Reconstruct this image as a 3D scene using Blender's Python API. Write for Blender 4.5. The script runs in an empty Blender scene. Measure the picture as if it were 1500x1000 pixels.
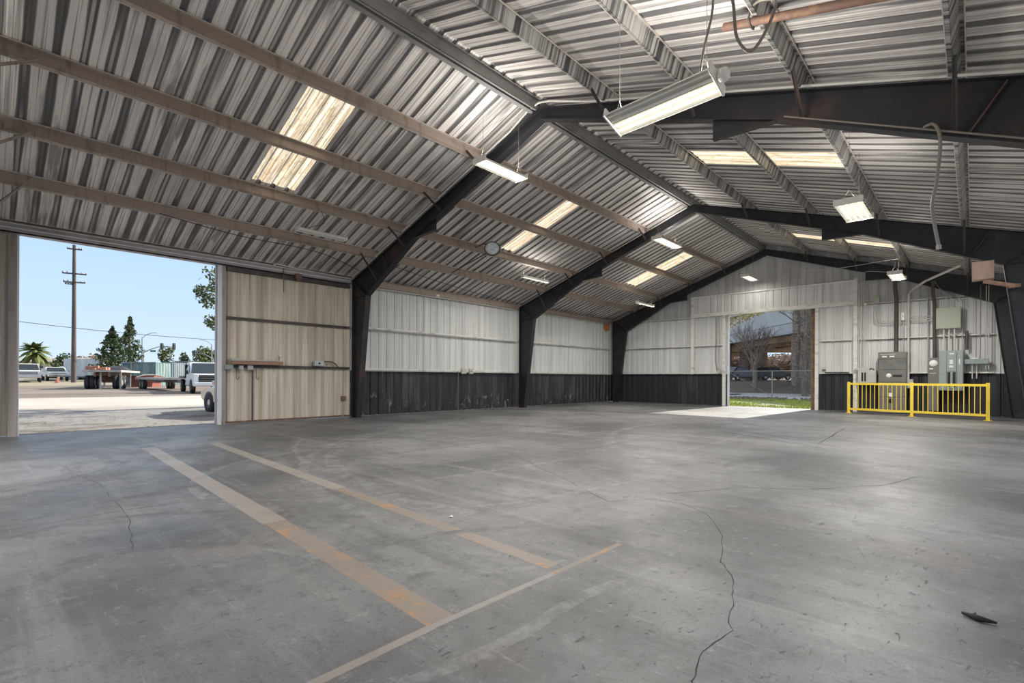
import bpy, math, random
from mathutils import Vector, Matrix
random.seed(7)
S = bpy.context.scene
COL = S.collection
PI = math.pi

# ------------------------------------------------------------------ camera
cam = bpy.data.cameras.new('camera'); cam_o = bpy.data.objects.new('camera', cam); COL.objects.link(cam_o)
YAW, ROLL, FPX = -0.7494, 0.0045, 727.1
cam.sensor_fit = 'HORIZONTAL'; cam.sensor_width = 36.0; cam.lens = FPX / 1500 * 36
cam.shift_y = 53.594 / 1500
cam.clip_start = 0.05; cam.clip_end = 2000
_f = Vector((math.sin(YAW), math.cos(YAW), 0)); _r = Vector((math.cos(YAW), -math.sin(YAW), 0)); _u = Vector((0, 0, 1))
_r2 = _r * math.cos(ROLL) + _u * math.sin(ROLL); _u2 = -_r * math.sin(ROLL) + _u * math.cos(ROLL)
M = Matrix((( _r2.x, _u2.x, -_f.x, 14.40), (_r2.y, _u2.y, -_f.y, 0.0), (_r2.z, _u2.z, -_f.z, 1.2448), (0, 0, 0, 1)))
cam_o.matrix_world = M
S.camera = cam_o

# ------------------------------------------------------------------ sky, sun, exposure
S.view_settings.view_transform = 'Standard'
try: S.view_settings.look = 'None'
except Exception: pass
S.view_settings.gamma = 1.0
S.view_settings.exposure = 0.55
S.cycles.use_denoising = True
S.cycles.max_bounces = 10; S.cycles.diffuse_bounces = 6
S.cycles.sample_clamp_indirect = 8.0
W = bpy.data.worlds.new('sky'); S.world = W; W.use_nodes = True
wn = W.node_tree; wn.nodes.clear()
tc = wn.nodes.new('ShaderNodeTexCoord'); sx = wn.nodes.new('ShaderNodeSeparateXYZ'); rp = wn.nodes.new('ShaderNodeValToRGB')
bg = wn.nodes.new('ShaderNodeBackground'); wo = wn.nodes.new('ShaderNodeOutputWorld')
wn.links.new(tc.outputs['Generated'], sx.inputs[0]); wn.links.new(sx.outputs['Z'], rp.inputs[0])
wn.links.new(rp.outputs[0], bg.inputs[0]); wn.links.new(bg.outputs[0], wo.inputs[0])
e = rp.color_ramp.elements
e[0].position = 0.0; e[0].color = (0.70, 0.85, 1.0, 1)
e[1].position = 1.0; e[1].color = (0.74, 0.82, 0.97, 1)
k = e.new(0.10); k.color = (0.60, 0.79, 1.0, 1)
k = e.new(0.28); k.color = (0.46, 0.68, 1.0, 1)
k = e.new(0.48); k.color = (0.62, 0.75, 0.97, 1)
bg.inputs[1].default_value = 0.73
sun = bpy.data.lights.new('sun', 'SUN'); sun.energy = 6.3; sun.angle = math.radians(0.6); sun.color = (1.0, 0.93, 0.82)
sun_o = bpy.data.objects.new('sun', sun); COL.objects.link(sun_o)
sd = Vector((-0.05, -0.86, -0.515)).normalized()
sun_o.rotation_euler = sd.to_track_quat('-Z', 'Y').to_euler()
LAMP_W = 150.0; UP_W = 24.0

# ------------------------------------------------------------------ material helpers
def nt(name):
    m = bpy.data.materials.new(name); m.use_nodes = True
    t = m.node_tree; b = t.nodes['Principled BSDF']
    return m, t, b
def N(t, typ, **kw):
    n = t.nodes.new(typ)
    for k_, v in kw.items(): setattr(n, k_, v)
    return n
def mth(t, op, a, b=None, c=None, clamp=False):
    n = t.nodes.new('ShaderNodeMath'); n.operation = op; n.use_clamp = clamp
    for i, v in enumerate((a, b, c)):
        if v is None: continue
        if isinstance(v, (int, float)): n.inputs[i].default_value = v
        else: t.links.new(v, n.inputs[i])
    return n.outputs[0]
def noise(t, vec, scale=(1, 1, 1), detail=3, rough=0.55, rot=(0, 0, 0), dist=0.0):
    mp = N(t, 'ShaderNodeMapping'); mp.inputs['Scale'].default_value = scale; mp.inputs['Rotation'].default_value = rot
    t.links.new(vec, mp.inputs['Vector'])
    n = N(t, 'ShaderNodeTexNoise'); n.inputs['Scale'].default_value = 1.0; n.inputs['Detail'].default_value = detail
    n.inputs['Roughness'].default_value = rough; n.inputs['Distortion'].default_value = dist
    t.links.new(mp.outputs[0], n.inputs['Vector'])
    return n.outputs['Fac']
def step(t, v, lo, hi, amt=1.0):
    n = N(t, 'ShaderNodeMapRange'); n.interpolation_type = 'SMOOTHSTEP'
    n.inputs['From Min'].default_value = lo; n.inputs['From Max'].default_value = hi
    n.inputs['To Min'].default_value = 0.0; n.inputs['To Max'].default_value = amt
    t.links.new(v, n.inputs['Value']); return n.outputs[0]
def mix(t, fac, a, b, blend='MIX'):
    n = N(t, 'ShaderNodeMix', data_type='RGBA', blend_type=blend)
    if isinstance(fac, (int, float)): n.inputs[0].default_value = fac
    else: t.links.new(fac, n.inputs[0])
    for i, v in ((6, a), (7, b)):
        if isinstance(v, tuple): n.inputs[i].default_value = (*v, 1)
        else: t.links.new(v, n.inputs[i])
    return n.outputs[2]
def coords(t, world=False):
    if world:
        return N(t, 'ShaderNodeNewGeometry').outputs['Position']
    return N(t, 'ShaderNodeTexCoord').outputs['Object']
def mat(name, col, layers=(), rough=0.6, metal=0.0, bump=None, world=False, spec=0.5, emit=None, trans=0.0):
    """layers: (colour, (sx,sy,sz), lo, hi, amount)"""
    m, t, b = nt(name)
    v = coords(t, world)
    c = tuple(col)
    for L in layers:
        lc, sc, lo, hi, amt = L[:5]
        f = step(t, noise(t, v, sc, 4, 0.6), lo, hi, amt)
        c = mix(t, f, c, tuple(lc))
    if isinstance(c, tuple): b.inputs['Base Color'].default_value = (*c, 1)
    else: t.links.new(c, b.inputs['Base Color'])
    b.inputs['Roughness'].default_value = rough; b.inputs['Metallic'].default_value = metal
    b.inputs['Specular IOR Level'].default_value = spec
    if emit:
        b.inputs['Emission Color'].default_value = (*emit[0], 1); b.inputs['Emission Strength'].default_value = emit[1]
    if bump:
        n = noise(t, v, bump[0], 4, 0.6); bp = N(t, 'ShaderNodeBump'); bp.inputs['Strength'].default_value = bump[1]
        bp.inputs['Distance'].default_value = bump[2] if len(bump) > 2 else 0.01
        t.links.new(n, bp.inputs['Height']); t.links.new(bp.outputs[0], b.inputs['Normal'])
    return m

# ------------------------------------------------------------------ mesh helpers
class MB:
    def __init__(s): s.v = []; s.f = []; s.m = []; s.sm = []
    def add(s, vs, fs, mi=0, smooth=False):
        o = len(s.v); s.v += [Vector(p) for p in vs]
        for q in fs: s.f.append([o + i for i in q]); s.m.append(mi); s.sm.append(smooth)
        return s
    def box(s, a, b, mi=0):
        (x0, y0, z0), (x1, y1, z1) = [tuple(min(p, q) for p, q in zip(a, b)), tuple(max(p, q) for p, q in zip(a, b))]
        return s.add([(x0,y0,z0),(x1,y0,z0),(x1,y1,z0),(x0,y1,z0),(x0,y0,z1),(x1,y0,z1),(x1,y1,z1),(x0,y1,z1)],
              [(3,2,1,0),(4,5,6,7),(0,1,5,4),(1,2,6,5),(2,3,7,6),(3,0,4,7)], mi)
    def bbox(s, a, b, r=0.01, mi=0):
        """box with chamfered edges: three nested prisms' hull"""
        a2 = [min(p, q) for p, q in zip(a, b)]; b2 = [max(p, q) for p, q in zip(a, b)]
        r = min(r, *[(q - p) * 0.45 for p, q in zip(a2, b2)])
        import bmesh
        bm = bmesh.new(); bmesh.ops.create_cube(bm, size=1.0)
        for vv in bm.verts:
            vv.co = Vector([(p + q) / 2 + c * (q - p) for p, q, c in zip(a2, b2, vv.co)])
        bmesh.ops.bevel(bm, geom=list(bm.edges), offset=r, segments=2, affect='EDGES', profile=0.5)
        bm.verts.ensure_lookup_table(); bm.verts.index_update()
        s.add([v.co.copy() for v in bm.verts], [[v.index for v in f.verts] for f in bm.faces], mi); bm.free(); return s
    def bar(s, p, q, w, h, up=(0, 0, 1), mi=0):
        p = Vector(p); q = Vector(q); d = (q - p).normalized(); u = Vector(up)
        x = d.cross(u)
        if x.length < 1e-4: x = d.cross(Vector((1, 0, 0)))
        x.normalize(); y = x.cross(d).normalized()
        c = [(-w/2, -h/2), (w/2, -h/2), (w/2, h/2), (-w/2, h/2)]
        vs = [p + x*a + y*b for a, b in c] + [q + x*a + y*b for a, b in c]
        return s.add(vs, [(0,1,2,3)[::-1],(4,5,6,7),(0,1,5,4),(1,2,6,5),(2,3,7,6),(3,0,4,7)], mi)
    def tube(s, pts, r, n=8, mi=0, smooth=True, caps=True):
        pts = [Vector(p) for p in pts]; k = len(pts)
        rr = r if isinstance(r, (list, tuple)) else [r] * k
        vs = []; x = None
        for i, p in enumerate(pts):
            d = (pts[min(i+1, k-1)] - pts[max(i-1, 0)])
            if d.length < 1e-9: d = Vector((0, 0, 1))
            d.normalize()
            if x is None:
                x = d.cross(Vector((0, 0, 1)))
                if x.length < 1e-3: x = d.cross(Vector((1, 0, 0)))
            x = (x - d * x.dot(d))
            if x.length < 1e-6: x = d.orthogonal()
            x.normalize(); y = d.cross(x)
            vs += [p + (x * math.cos(2*PI*j/n) + y * math.sin(2*PI*j/n)) * rr[i] for j in range(n)]
        fs = [(i*n+j, i*n+(j+1) % n, (i+1)*n+(j+1) % n, (i+1)*n+j) for i in range(k-1) for j in range(n)]
        s.add(vs, fs, mi, smooth)
        if caps: s.add(vs[:n], [tuple(range(n))[::-1]], mi); s.add(vs[-n:], [tuple(range(n))], mi)
        return s
    def lathe(s, c, prof, n=20, axis='z', mi=0, smooth=True):
        c = Vector(c); vs = []
        for r, h in prof:
            for j in range(n):
                a = 2*PI*j/n; p = (r*math.cos(a), r*math.sin(a), h)
                if axis == 'x': p = (p[2], p[0], p[1])
                if axis == 'y': p = (p[1], p[2], p[0])
                vs.append(c + Vector(p))
        fs = [(i*n+j, i*n+(j+1) % n, (i+1)*n+(j+1) % n, (i+1)*n+j) for i in range(len(prof)-1) for j in range(n)]
        return s.add(vs, fs, mi, smooth)
    def prism(s, poly, a, b, axis='y', mi=0):
        """poly of 2-D points extruded from a to b along the axis"""
        def P(u, v, w): return (u, w, v) if axis == 'y' else (w, u, v) if axis == 'x' else (u, v, w)
        n = len(poly)
        vs = [P(u, v, a) for u, v in poly] + [P(u, v, b) for u, v in poly]
        fs = [tuple(range(n)), tuple(range(n, 2*n))[::-1]] + [(i, (i+1) % n, n+(i+1) % n, n+i)[::-1] for i in range(n)]
        return s.add(vs, fs, mi)
    def xf(s, Mx, start=0):
        for i in range(start, len(s.v)): s.v[i] = Mx @ s.v[i]
        return s

def rootpos(o):
    p = Vector((0, 0, 0))
    while o is not None: p += o.location; o = o.parent
    return p
def tag(o, label=None, cat=None, group=None, kind=None):
    if label: o['label'] = label
    if cat: o['category'] = cat
    if group: o['group'] = group
    if kind: o['kind'] = kind
    return o
def obj(name, mb, mats, parent=None, local=False):
    me = bpy.data.meshes.new(name)
    off = Vector((0, 0, 0)) if (local or parent is None) else rootpos(parent)
    me.from_pydata([tuple(p - off) for p in mb.v], [], mb.f)
    if not isinstance(mats, (list, tuple)): mats = [mats]
    for m in mats: me.materials.append(m)
    me.polygons.foreach_set('material_index', mb.m); me.polygons.foreach_set('use_smooth', mb.sm)
    import bmesh
    if len(mb.f) < 40000:
        bm = bmesh.new(); bm.from_mesh(me); bmesh.ops.recalc_face_normals(bm, faces=bm.faces); bm.to_mesh(me); bm.free()
    me.update()
    o = bpy.data.objects.new(name, me); COL.objects.link(o)
    if parent is not None: o.parent = parent
    return o
def thing(name, label, cat, loc=(0, 0, 0), group=None, rz=0):
    o = bpy.data.objects.new(name, None); COL.objects.link(o); o.location = loc; o.rotation_euler = (0, 0, rz)
    return tag(o, label, cat, group)
def solo(name, mb, m, label, cat, group=None): return tag(obj(name, mb, m), label, cat, group)
def struct(name, mb, m, label=None): return tag(obj(name, mb, m), label, None, None, 'structure')
def copy_tree(o, parent=None):
    c = o.copy(); COL.objects.link(c)
    if parent is not None: c.parent = parent
    for ch in list(o.children): copy_tree(ch, c)
    return c

# ------------------------------------------------------------------ materials
def streak_mat(name, light, dark, amt, along, rough=0.55, extra=None, band=9.0, period=None):
    """painted sheet with dirt streaks, or painted reflection streaks, running along axis 'along' (0 x, 2 z)"""
    m, t, b = nt(name); v = coords(t, True)
    sc = [0.25, band, 0.25]; fine = [0.6, band * 4, 0.6]
    if along == 2: sc = [band, band, 0.18]; fine = [band * 3.5, band * 3.5, 0.5]
    f1 = step(t, noise(t, v, tuple(sc), 3, 0.6), 0.40, 0.62, amt)
    f2 = step(t, noise(t, v, tuple(fine), 3, 0.6), 0.45, 0.70, amt * 0.7)
    f3 = step(t, noise(t, v, (0.5, 0.5, 0.5), 3, 0.6), 0.35, 0.75, 0.35)
    f = mth(t, 'MAXIMUM', f1, f2)
    c = mix(t, f, light, dark)
    c = mix(t, mth(t, 'MULTIPLY', f3, amt), c, dark)
    if extra: c = mix(t, step(t, noise(t, v, extra[1], 4, 0.6), extra[2], extra[3], extra[4]), c, extra[0])
    t.links.new(c, b.inputs['Base Color']); b.inputs['Roughness'].default_value = rough
    return m
def roof_mat():
    """weathered sheet: soot lies in the ribs and in streaks running down the slope"""
    m, t, b = nt('roof_sheet'); v = coords(t, True)
    sp = N(t, 'ShaderNodeSeparateXYZ'); t.links.new(v, sp.inputs[0])
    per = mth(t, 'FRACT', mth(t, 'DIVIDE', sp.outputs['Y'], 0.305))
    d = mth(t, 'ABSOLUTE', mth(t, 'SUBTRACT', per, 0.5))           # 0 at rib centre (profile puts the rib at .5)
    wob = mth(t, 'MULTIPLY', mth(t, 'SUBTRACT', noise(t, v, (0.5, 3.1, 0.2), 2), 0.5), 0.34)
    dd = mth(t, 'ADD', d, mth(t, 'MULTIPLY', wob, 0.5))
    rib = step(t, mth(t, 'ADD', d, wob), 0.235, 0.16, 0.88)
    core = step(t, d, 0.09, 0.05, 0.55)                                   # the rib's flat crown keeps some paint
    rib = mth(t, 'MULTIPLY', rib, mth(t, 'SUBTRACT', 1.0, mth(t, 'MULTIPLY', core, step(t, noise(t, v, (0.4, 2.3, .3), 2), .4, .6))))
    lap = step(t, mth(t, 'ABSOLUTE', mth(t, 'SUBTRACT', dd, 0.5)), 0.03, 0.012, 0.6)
    s1 = step(t, noise(t, v, (0.22, 7.0, 0.1), 3, 0.6), 0.52, 0.68, 0.62)
    s2 = step(t, noise(t, v, (0.45, 34.0, 0.1), 3, 0.65), 0.48, 0.74, 0.6)
    cl = step(t, noise(t, v, (0.35, 0.45, 0.3), 3, 0.6), 0.46, 0.74, 0.40)
    s3 = step(t, noise(t, v, (0.30, 1.7, 0.2), 4, 0.65), 0.50, 0.62, 0.7)
    s3 = mth(t, 'MULTIPLY', s3, step(t, noise(t, v, (0.5, 14.0, 0.2), 2, 0.6), 0.38, 0.55))
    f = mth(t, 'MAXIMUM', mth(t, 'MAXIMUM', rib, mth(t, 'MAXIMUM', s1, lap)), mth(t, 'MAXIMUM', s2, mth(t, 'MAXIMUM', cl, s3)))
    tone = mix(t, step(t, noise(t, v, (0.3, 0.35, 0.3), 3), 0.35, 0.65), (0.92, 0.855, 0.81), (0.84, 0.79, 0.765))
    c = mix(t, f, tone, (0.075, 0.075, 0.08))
    t.links.new(c, b.inputs['Base Color']); b.inputs['Roughness'].default_value = 0.45
    return m
M_roof = roof_mat()
M_white = streak_mat('white_siding', (0.77, 0.775, 0.765), (0.42, 0.43, 0.43), 0.45, 2, 0.45, band=5.0)
M_gable = streak_mat('gable_siding', (0.66, 0.66, 0.66), (0.38, 0.38, 0.40), 0.5, 2, 0.45, band=5.0)
M_black = mat('black_wainscot', (0.022, 0.023, 0.028), [((0.085, 0.085, 0.09), (5, 5, 0.35), 0.52, 0.74, 0.7), ((0.30, 0.30, 0.30), (7, 7, 1.6), 0.67, 0.77, 0.6)], 0.5, world=True)
M_blackl, t, b = nt('scuffed_wainscot'); v = coords(t, True); sp = N(t, 'ShaderNodeSeparateXYZ'); t.links.new(v, sp.inputs[0])
c = mix(t, step(t, noise(t, v, (4, 4, 0.35), 4, .6), .46, .68, .75), (0.026, 0.027, 0.032), (0.095, 0.095, 0.10))
low = step(t, mth(t, 'ADD', sp.outputs['Z'], mth(t, 'MULTIPLY', mth(t, 'SUBTRACT', noise(t, v, (1, 1, 1), 2), .5), .8)), .75, .45)
c = mix(t, mth(t, 'MULTIPLY', low, step(t, noise(t, v, (4, 4, 3.0), 6, .75), .50, .60, .8)), c, (0.012, 0.012, 0.014))
c = mix(t, mth(t, 'MULTIPLY', low, step(t, noise(t, v, (5, 5, 3.4), 6, .75, dist=.4), .56, .66, .75)), c, (0.30, 0.30, 0.30))
c = mix(t, step(t, noise(t, v, (8, 8, 1.1), 5, .7), .64, .72, .6), c, (0.33, 0.33, 0.33)); t.links.new(c, b.inputs['Base Color']); b.inputs['Roughness'].default_value = .45
M_tan = streak_mat('tan_siding', (0.76, 0.70, 0.60), (0.40, 0.32, 0.245), 0.66, 2, 0.55, ((0.22, 0.14, 0.085), (7, 7, 0.4), 0.62, 0.76, 0.6), band=6.0)
M_steel = mat('black_steel', (0.020, 0.020, 0.024), [((0.085, 0.045, 0.035), (1.1, 1.1, 1.1), 0.55, 0.75, 0.7), ((0.055, 0.055, 0.06), (3, 3, 3), 0.5, 0.8, 0.6)], 0.5, world=True)
M_steelfl = mat('steel_flange', (0.05, 0.045, 0.045), [((0.12, 0.075, 0.06), (1.5, 1.5, 1.5), 0.5, 0.7, 0.7)], 0.5, world=True)
M_stiff = mat('rusted_stiffener', (0.10, 0.06, 0.05), [((0.19, 0.115, 0.09), (3, 3, 3), 0.45, 0.65, 0.8)], 0.6, world=True)
M_purlin = mat('brown_purlin', (0.42, 0.345, 0.295), [((0.24, 0.18, 0.14), (1.5, 7, 1.5), 0.52, 0.7, 0.6), ((0.16, 0.13, 0.11), (9, 22, 1.2), 0.60, 0.72, 0.6)], 0.55, world=True)
M_purlinr = streak_mat('reflection_painted_purlin', (0.58, 0.56, 0.53), (0.05, 0.05, 0.055), 0.95, 0, 0.4, band=13.0)  # light and dark stripes paint in the roof's reflection
M_lip = mat('dusty_purlin_lip', (0.66, 0.59, 0.53), [((0.42, 0.35, 0.30), (3, 3, 3), 0.5, 0.7, 0.7)], 0.55, world=True)
M_ridge = mat('grey_ridge_steel', (0.24, 0.235, 0.23), [((0.34, 0.32, 0.30), (0.8, 0.8, 0.8), 0.5, 0.7, 0.8), ((0.05, 0.05, 0.05), (4, 2, 4), 0.55, 0.75, 0.6)], 0.5, world=True)
M_girtw = mat('white_girt', (0.78, 0.77, 0.74), [((0.36, 0.33, 0.29), (2, 2, 6), 0.5, 0.7, 0.6)], 0.5, world=True)
M_girtb = mat('dark_girt', (0.06, 0.05, 0.048), [((0.13, 0.09, 0.07), (3, 3, 3), 0.5, 0.7, 0.7)], 0.55, world=True)
M_jamb = mat('door_jamb', (0.36, 0.32, 0.31), [((0.20, 0.14, 0.11), (4, 4, 1), 0.5, 0.7, 0.8)], 0.5, world=True)
M_jambw = mat('pale_jamb', (0.72, 0.73, 0.78), [((0.5, 0.48, 0.47), (4, 4, 1.5), 0.5, 0.7, 0.6)], 0.45, world=True)
M_head = mat('header_track', (0.34, 0.32, 0.325), [((0.23, 0.19, 0.17), (4, 1.2, 6), 0.5, 0.7, 0.8)], 0.5, world=True)
M_rust = mat('rusty_steel', (0.17, 0.10, 0.075), [((0.30, 0.17, 0.10), (5, 5, 5), 0.45, 0.65, 0.8)], 0.7, world=True)
M_galv = mat('galvanised', (0.50, 0.51, 0.51), [((0.36, 0.37, 0.38), (6, 6, 6), 0.45, 0.7, 0.6)], 0.38, 0.35, world=True)
M_condw = mat('pale_conduit', (0.66, 0.64, 0.60), [((0.45, 0.41, 0.36), (3, 3, 3), 0.5, 0.7, 0.6)], 0.42, 0.1, world=True)
M_condd = mat('dark_pipe', (0.085, 0.07, 0.062), [((0.16, 0.12, 0.10), (2, 2, 2), 0.5, 0.7, 0.6)], 0.5, world=True)
M_yellow = mat('yellow_paint', (0.82, 0.60, 0.06), [((0.66, 0.46, 0.05), (8, 8, 3), 0.5, 0.7, 0.5)], 0.42)
M_greyp = mat('grey_panel', (0.165, 0.165, 0.155), [((0.11, 0.11, 0.105), (3, 3, 3), 0.5, 0.7, 0.7)], 0.5)
M_greyl = mat('light_grey_panel', (0.50, 0.50, 0.47), [((0.40, 0.40, 0.38), (3, 3, 3), 0.5, 0.7, 0.5)], 0.5)
M_sage = mat('sage_box', (0.42, 0.44, 0.36), [((0.36, 0.38, 0.31), (3, 3, 3), 0.5, 0.7, 0.5)], 0.5)
M_teal = mat('teal_panel', (0.30, 0.355, 0.35), [((0.24, 0.29, 0.285), (3, 3, 3), 0.5, 0.7, 0.5)], 0.48)
M_dark = mat('dark_void', (0.012, 0.012, 0.014), rough=0.6)
M_tag = mat('white_label', (0.80, 0.80, 0.78), rough=0.5)
M_lampw = mat('white_enamel', (0.80, 0.78, 0.74), [((0.62, 0.58, 0.52), (4, 4, 4), 0.5, 0.7, 0.5)], 0.35)
M_tube = mat('lit_tube', (1, 1, 1), emit=((1.0, 0.93, 0.74), 1.3))
M_tubeoff = mat('unlit_tube', (0.75, 0.75, 0.72), rough=0.3)
M_wire = mat('wire', (0.035, 0.033, 0.032), rough=0.5)
M_chain = mat('chain', (0.34, 0.32, 0.29), rough=0.4, metal=0.4)
M_cable = mat('grey_cable', (0.24, 0.21, 0.18), rough=0.5)
M_wood = mat('plywood', (0.58, 0.42, 0.33), [((0.42, 0.28, 0.21), (14, 14, 1.2), 0.45, 0.65, 0.8)], 0.65, world=True)
M_woodr = mat('raw_timber', (0.36, 0.21, 0.14), [((0.24, 0.13, 0.085), (10, 2, 10), 0.45, 0.65, 0.7)], 0.65, world=True)
M_orange = mat('orange_plastic', (0.60, 0.20, 0.04), rough=0.5)
M_glasslamp = mat('lamp_glass', (0.72, 0.76, 0.80), [((0.45, 0.5, 0.55), (9, 9, 9), 0.45, 0.6, 0.8)], 0.15)

def floor_mat(name, kind=None):
    m, t, b = nt(name); v = coords(t, True)
    c = mix(t, step(t, noise(t, v, (0.30, 0.30, 0.30), 5, 0.6), 0.36, 0.66), (0.105, 0.105, 0.107), (0.25, 0.249, 0.251))
    c = mix(t, step(t, noise(t, v, (1.3, 1.3, 1.3), 5, 0.65), 0.50, 0.72, 0.6), c, (0.085, 0.084, 0.085))
    c = mix(t, step(t, noise(t, v, (0.9, 0.7, 1), 7, 0.75, dist=0.6), 0.54, 0.74, 0.5), c, (0.32, 0.32, 0.32))
    # wheel scuffs: long soft streaks in two directions
    c = mix(t, step(t, noise(t, v, (0.16, 3.0, 1), 5, 0.65, (0, 0, 0.35), 0.5), 0.52, 0.70, 0.5), c, (0.095, 0.094, 0.096))
    c = mix(t, step(t, noise(t, v, (0.12, 2.6, 1), 5, 0.65, (0, 0, -0.55), 0.4), 0.55, 0.72, 0.4), c, (0.33, 0.325, 0.32))
    c = mix(t, step(t, noise(t, v, (5, 5, 5), 7, 0.85), 0.50, 0.68, 0.7), c, (0.08, 0.079, 0.08))
    c = mix(t, step(t, noise(t, v, (7, 7, 7), 7, 0.85), 0.54, 0.70, 0.6), c, (0.38, 0.375, 0.37))
    c = mix(t, step(t, noise(t, v, (24, 10, 22), 5, 0.75, (0, 0, 0.2), 0.5), 0.625, 0.69, 0.78), c, (0.045, 0.045, 0.047))
    c = mix(t, step(t, noise(t, v, (60, 60, 60), 3, 0.7), 0.50, 0.70, 0.45), c, (0.07, 0.07, 0.07))
    c = mix(t, step(t, noise(t, v, (3.0, 38, 3), 5, 0.7, (0, 0, 0.25), 0.8), 0.60, 0.72, 0.35), c, (0.40, 0.395, 0.39))
    c = mix(t, step(t, noise(t, v, (3.4, 3.4, 3.4), 9, 0.9, dist=1.5), 0.60, 0.72, 0.30), c, (0.40, 0.395, 0.39))
    c = mix(t, step(t, noise(t, v, (0.5, 0.5, 0.5), 3, 0.6), 0.58, 0.75, 0.30), c, (0.26, 0.205, 0.165))
    for col, sc, lo, hi, amt in (kind or ()):
        c = mix(t, step(t, noise(t, v, (sc, sc, sc), 6, 0.7), lo, hi, amt), c, col)
    if kind:
        c = mix(t, step(t, noise(t, v, (14, 14, 14), 4, 0.7), 0.56, 0.7, 0.5), c, (0.17, 0.165, 0.165))
    t.links.new(c, b.inputs['Base Color'])
    rr = N(t, 'ShaderNodeMapRange'); t.links.new(noise(t, v, (0.8, 0.8, 0.8), 5, 0.65), rr.inputs['Value'])
    rr.inputs['From Min'].default_value = 0.3; rr.inputs['From Max'].default_value = 0.7
    rr.inputs['To Min'].default_value = 0.38; rr.inputs['To Max'].default_value = 0.62
    b.inputs['Specular IOR Level'].default_value = 0.5
    t.links.new(rr.outputs[0], b.inputs['Roughness'])
    pit = step(t, noise(t, v, (24, 10, 22), 5, 0.75, (0, 0, 0.2), 0.5), 0.61, 0.69)
    hgt = mth(t, 'SUBTRACT', mth(t, 'MULTIPLY', noise(t, v, (5, 5, 5), 5, 0.65), 0.5), pit)
    bp = N(t, 'ShaderNodeBump'); bp.inputs['Strength'].default_value = 0.5; bp.inputs['Distance'].default_value = 0.008
    t.links.new(hgt, bp.inputs['Height']); t.links.new(bp.outputs[0], b.inputs['Normal'])
    return m
M_floor = floor_mat('concrete_slab')
M_paint = floor_mat('worn_line_paint', [((0.36, 0.32, 0.285), 1.7, 0.15, 0.50, 0.75)])
M_painto = floor_mat('worn_orange_paint', [((0.31, 0.25, 0.205), 1.7, 0.15, 0.45, 0.7), ((0.46, 0.24, 0.10), 2.3, 0.52, 0.62, 0.75)])
M_tyre = floor_mat('tyre_scuff', [((0.075, 0.075, 0.08), 6.0, 0.38, 0.62, 0.55)])
M_scuff = floor_mat('pale_scuff', [((0.40, 0.40, 0.395), 6.0, 0.40, 0.66, 0.36)])
M_crack = mat('floor_crack', (0.05, 0.048, 0.048), rough=0.9)

# ================================================================== SETTING
HX = 15.9            # clear width; ridge over x = 7.8
YE = 23.53           # end wall
YF = [-0.05, 8.0, 15.755, 23.24]
SL, SR = 0.345, 0.318
def top(x): return 6.865 - (SL * (7.8 - x) if x < 7.8 else SR * (x - 7.8))   # rafter top flange
def sheet(x): return top(x) + 0.245                          # underside of the roof sheets

# ---- floor slab, with line paint, scuffs and cracks as its own surface pattern
fl = MB()
fl.add([(-0.25, -9, 0), (HX + 0.25, -9, 0), (HX + 0.25, YE + 0.25, 0), (-0.25, YE + 0.25, 0)], [(0, 1, 2, 3)])
fl.add([(-0.25, -9, -0.3), (HX + 0.25, -9, -0.3), (HX + 0.25, YE + 0.25, -0.3), (-0.25, YE + 0.25, -0.3), (-0.25, -9, 0), (HX + 0.25, -9, 0), (HX + 0.25, YE + 0.25, 0), (-0.25, YE + 0.25, 0)],
       [(0, 1, 5, 4), (1, 2, 6, 5), (2, 3, 7, 6), (3, 0, 4, 7)])
rib_n = [0]
def ribbon(pts, w, mi, z):
    rib_n[0] += 1; z = z * 0.12 + 0.000006 * rib_n[0]
    pts = [Vector((*p, 0)) for p in pts]; vs = []
    for i, p in enumerate(pts):
        d = (pts[min(i+1, len(pts)-1)] - pts[max(i-1, 0)]).normalized(); nrm = Vector((-d.y, d.x, 0))
        ww = w[i] if isinstance(w, (list, tuple)) else w
        vs += [p + nrm * ww/2 + Vector((0, 0, z)), p - nrm * ww/2 + Vector((0, 0, z))]
    fl.add(vs, [(2*i, 2*i+1, 2*i+3, 2*i+2) for i in range(len(pts)-1)], mi)
def arc(cx, cy, r, a0, a1, n=28, ry=None):
    return [(cx + r*math.cos(math.radians(a0+(a1-a0)*i/n)), cy + (ry or r)*math.sin(math.radians(a0+(a1-a0)*i/n))) for i in range(n+1)]
ribbon([(3.82, 2.03), (10.0, 1.74)], 0.20, 1, 0.0030); ribbon([(10.0, 1.74), (12.40, 1.62)], 0.17, 2, 0.0030)
ribbon([(3.95, 3.02), (9.2, 2.76)], 0.17, 1, 0.0030); ribbon([(9.2, 2.76), (12.36, 2.60)], 0.13, 2, 0.0030)
ribbon([(12.45, 3.30), (12.44, 2.5)], 0.045, 2, 0.0032); ribbon([(12.44, 2.5), (12.42, 1.55)], 0.045, 1, 0.0032); ribbon([(12.42, 1.55), (12.46, 0.2)], 0.055, 1, 0.0032)
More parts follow.
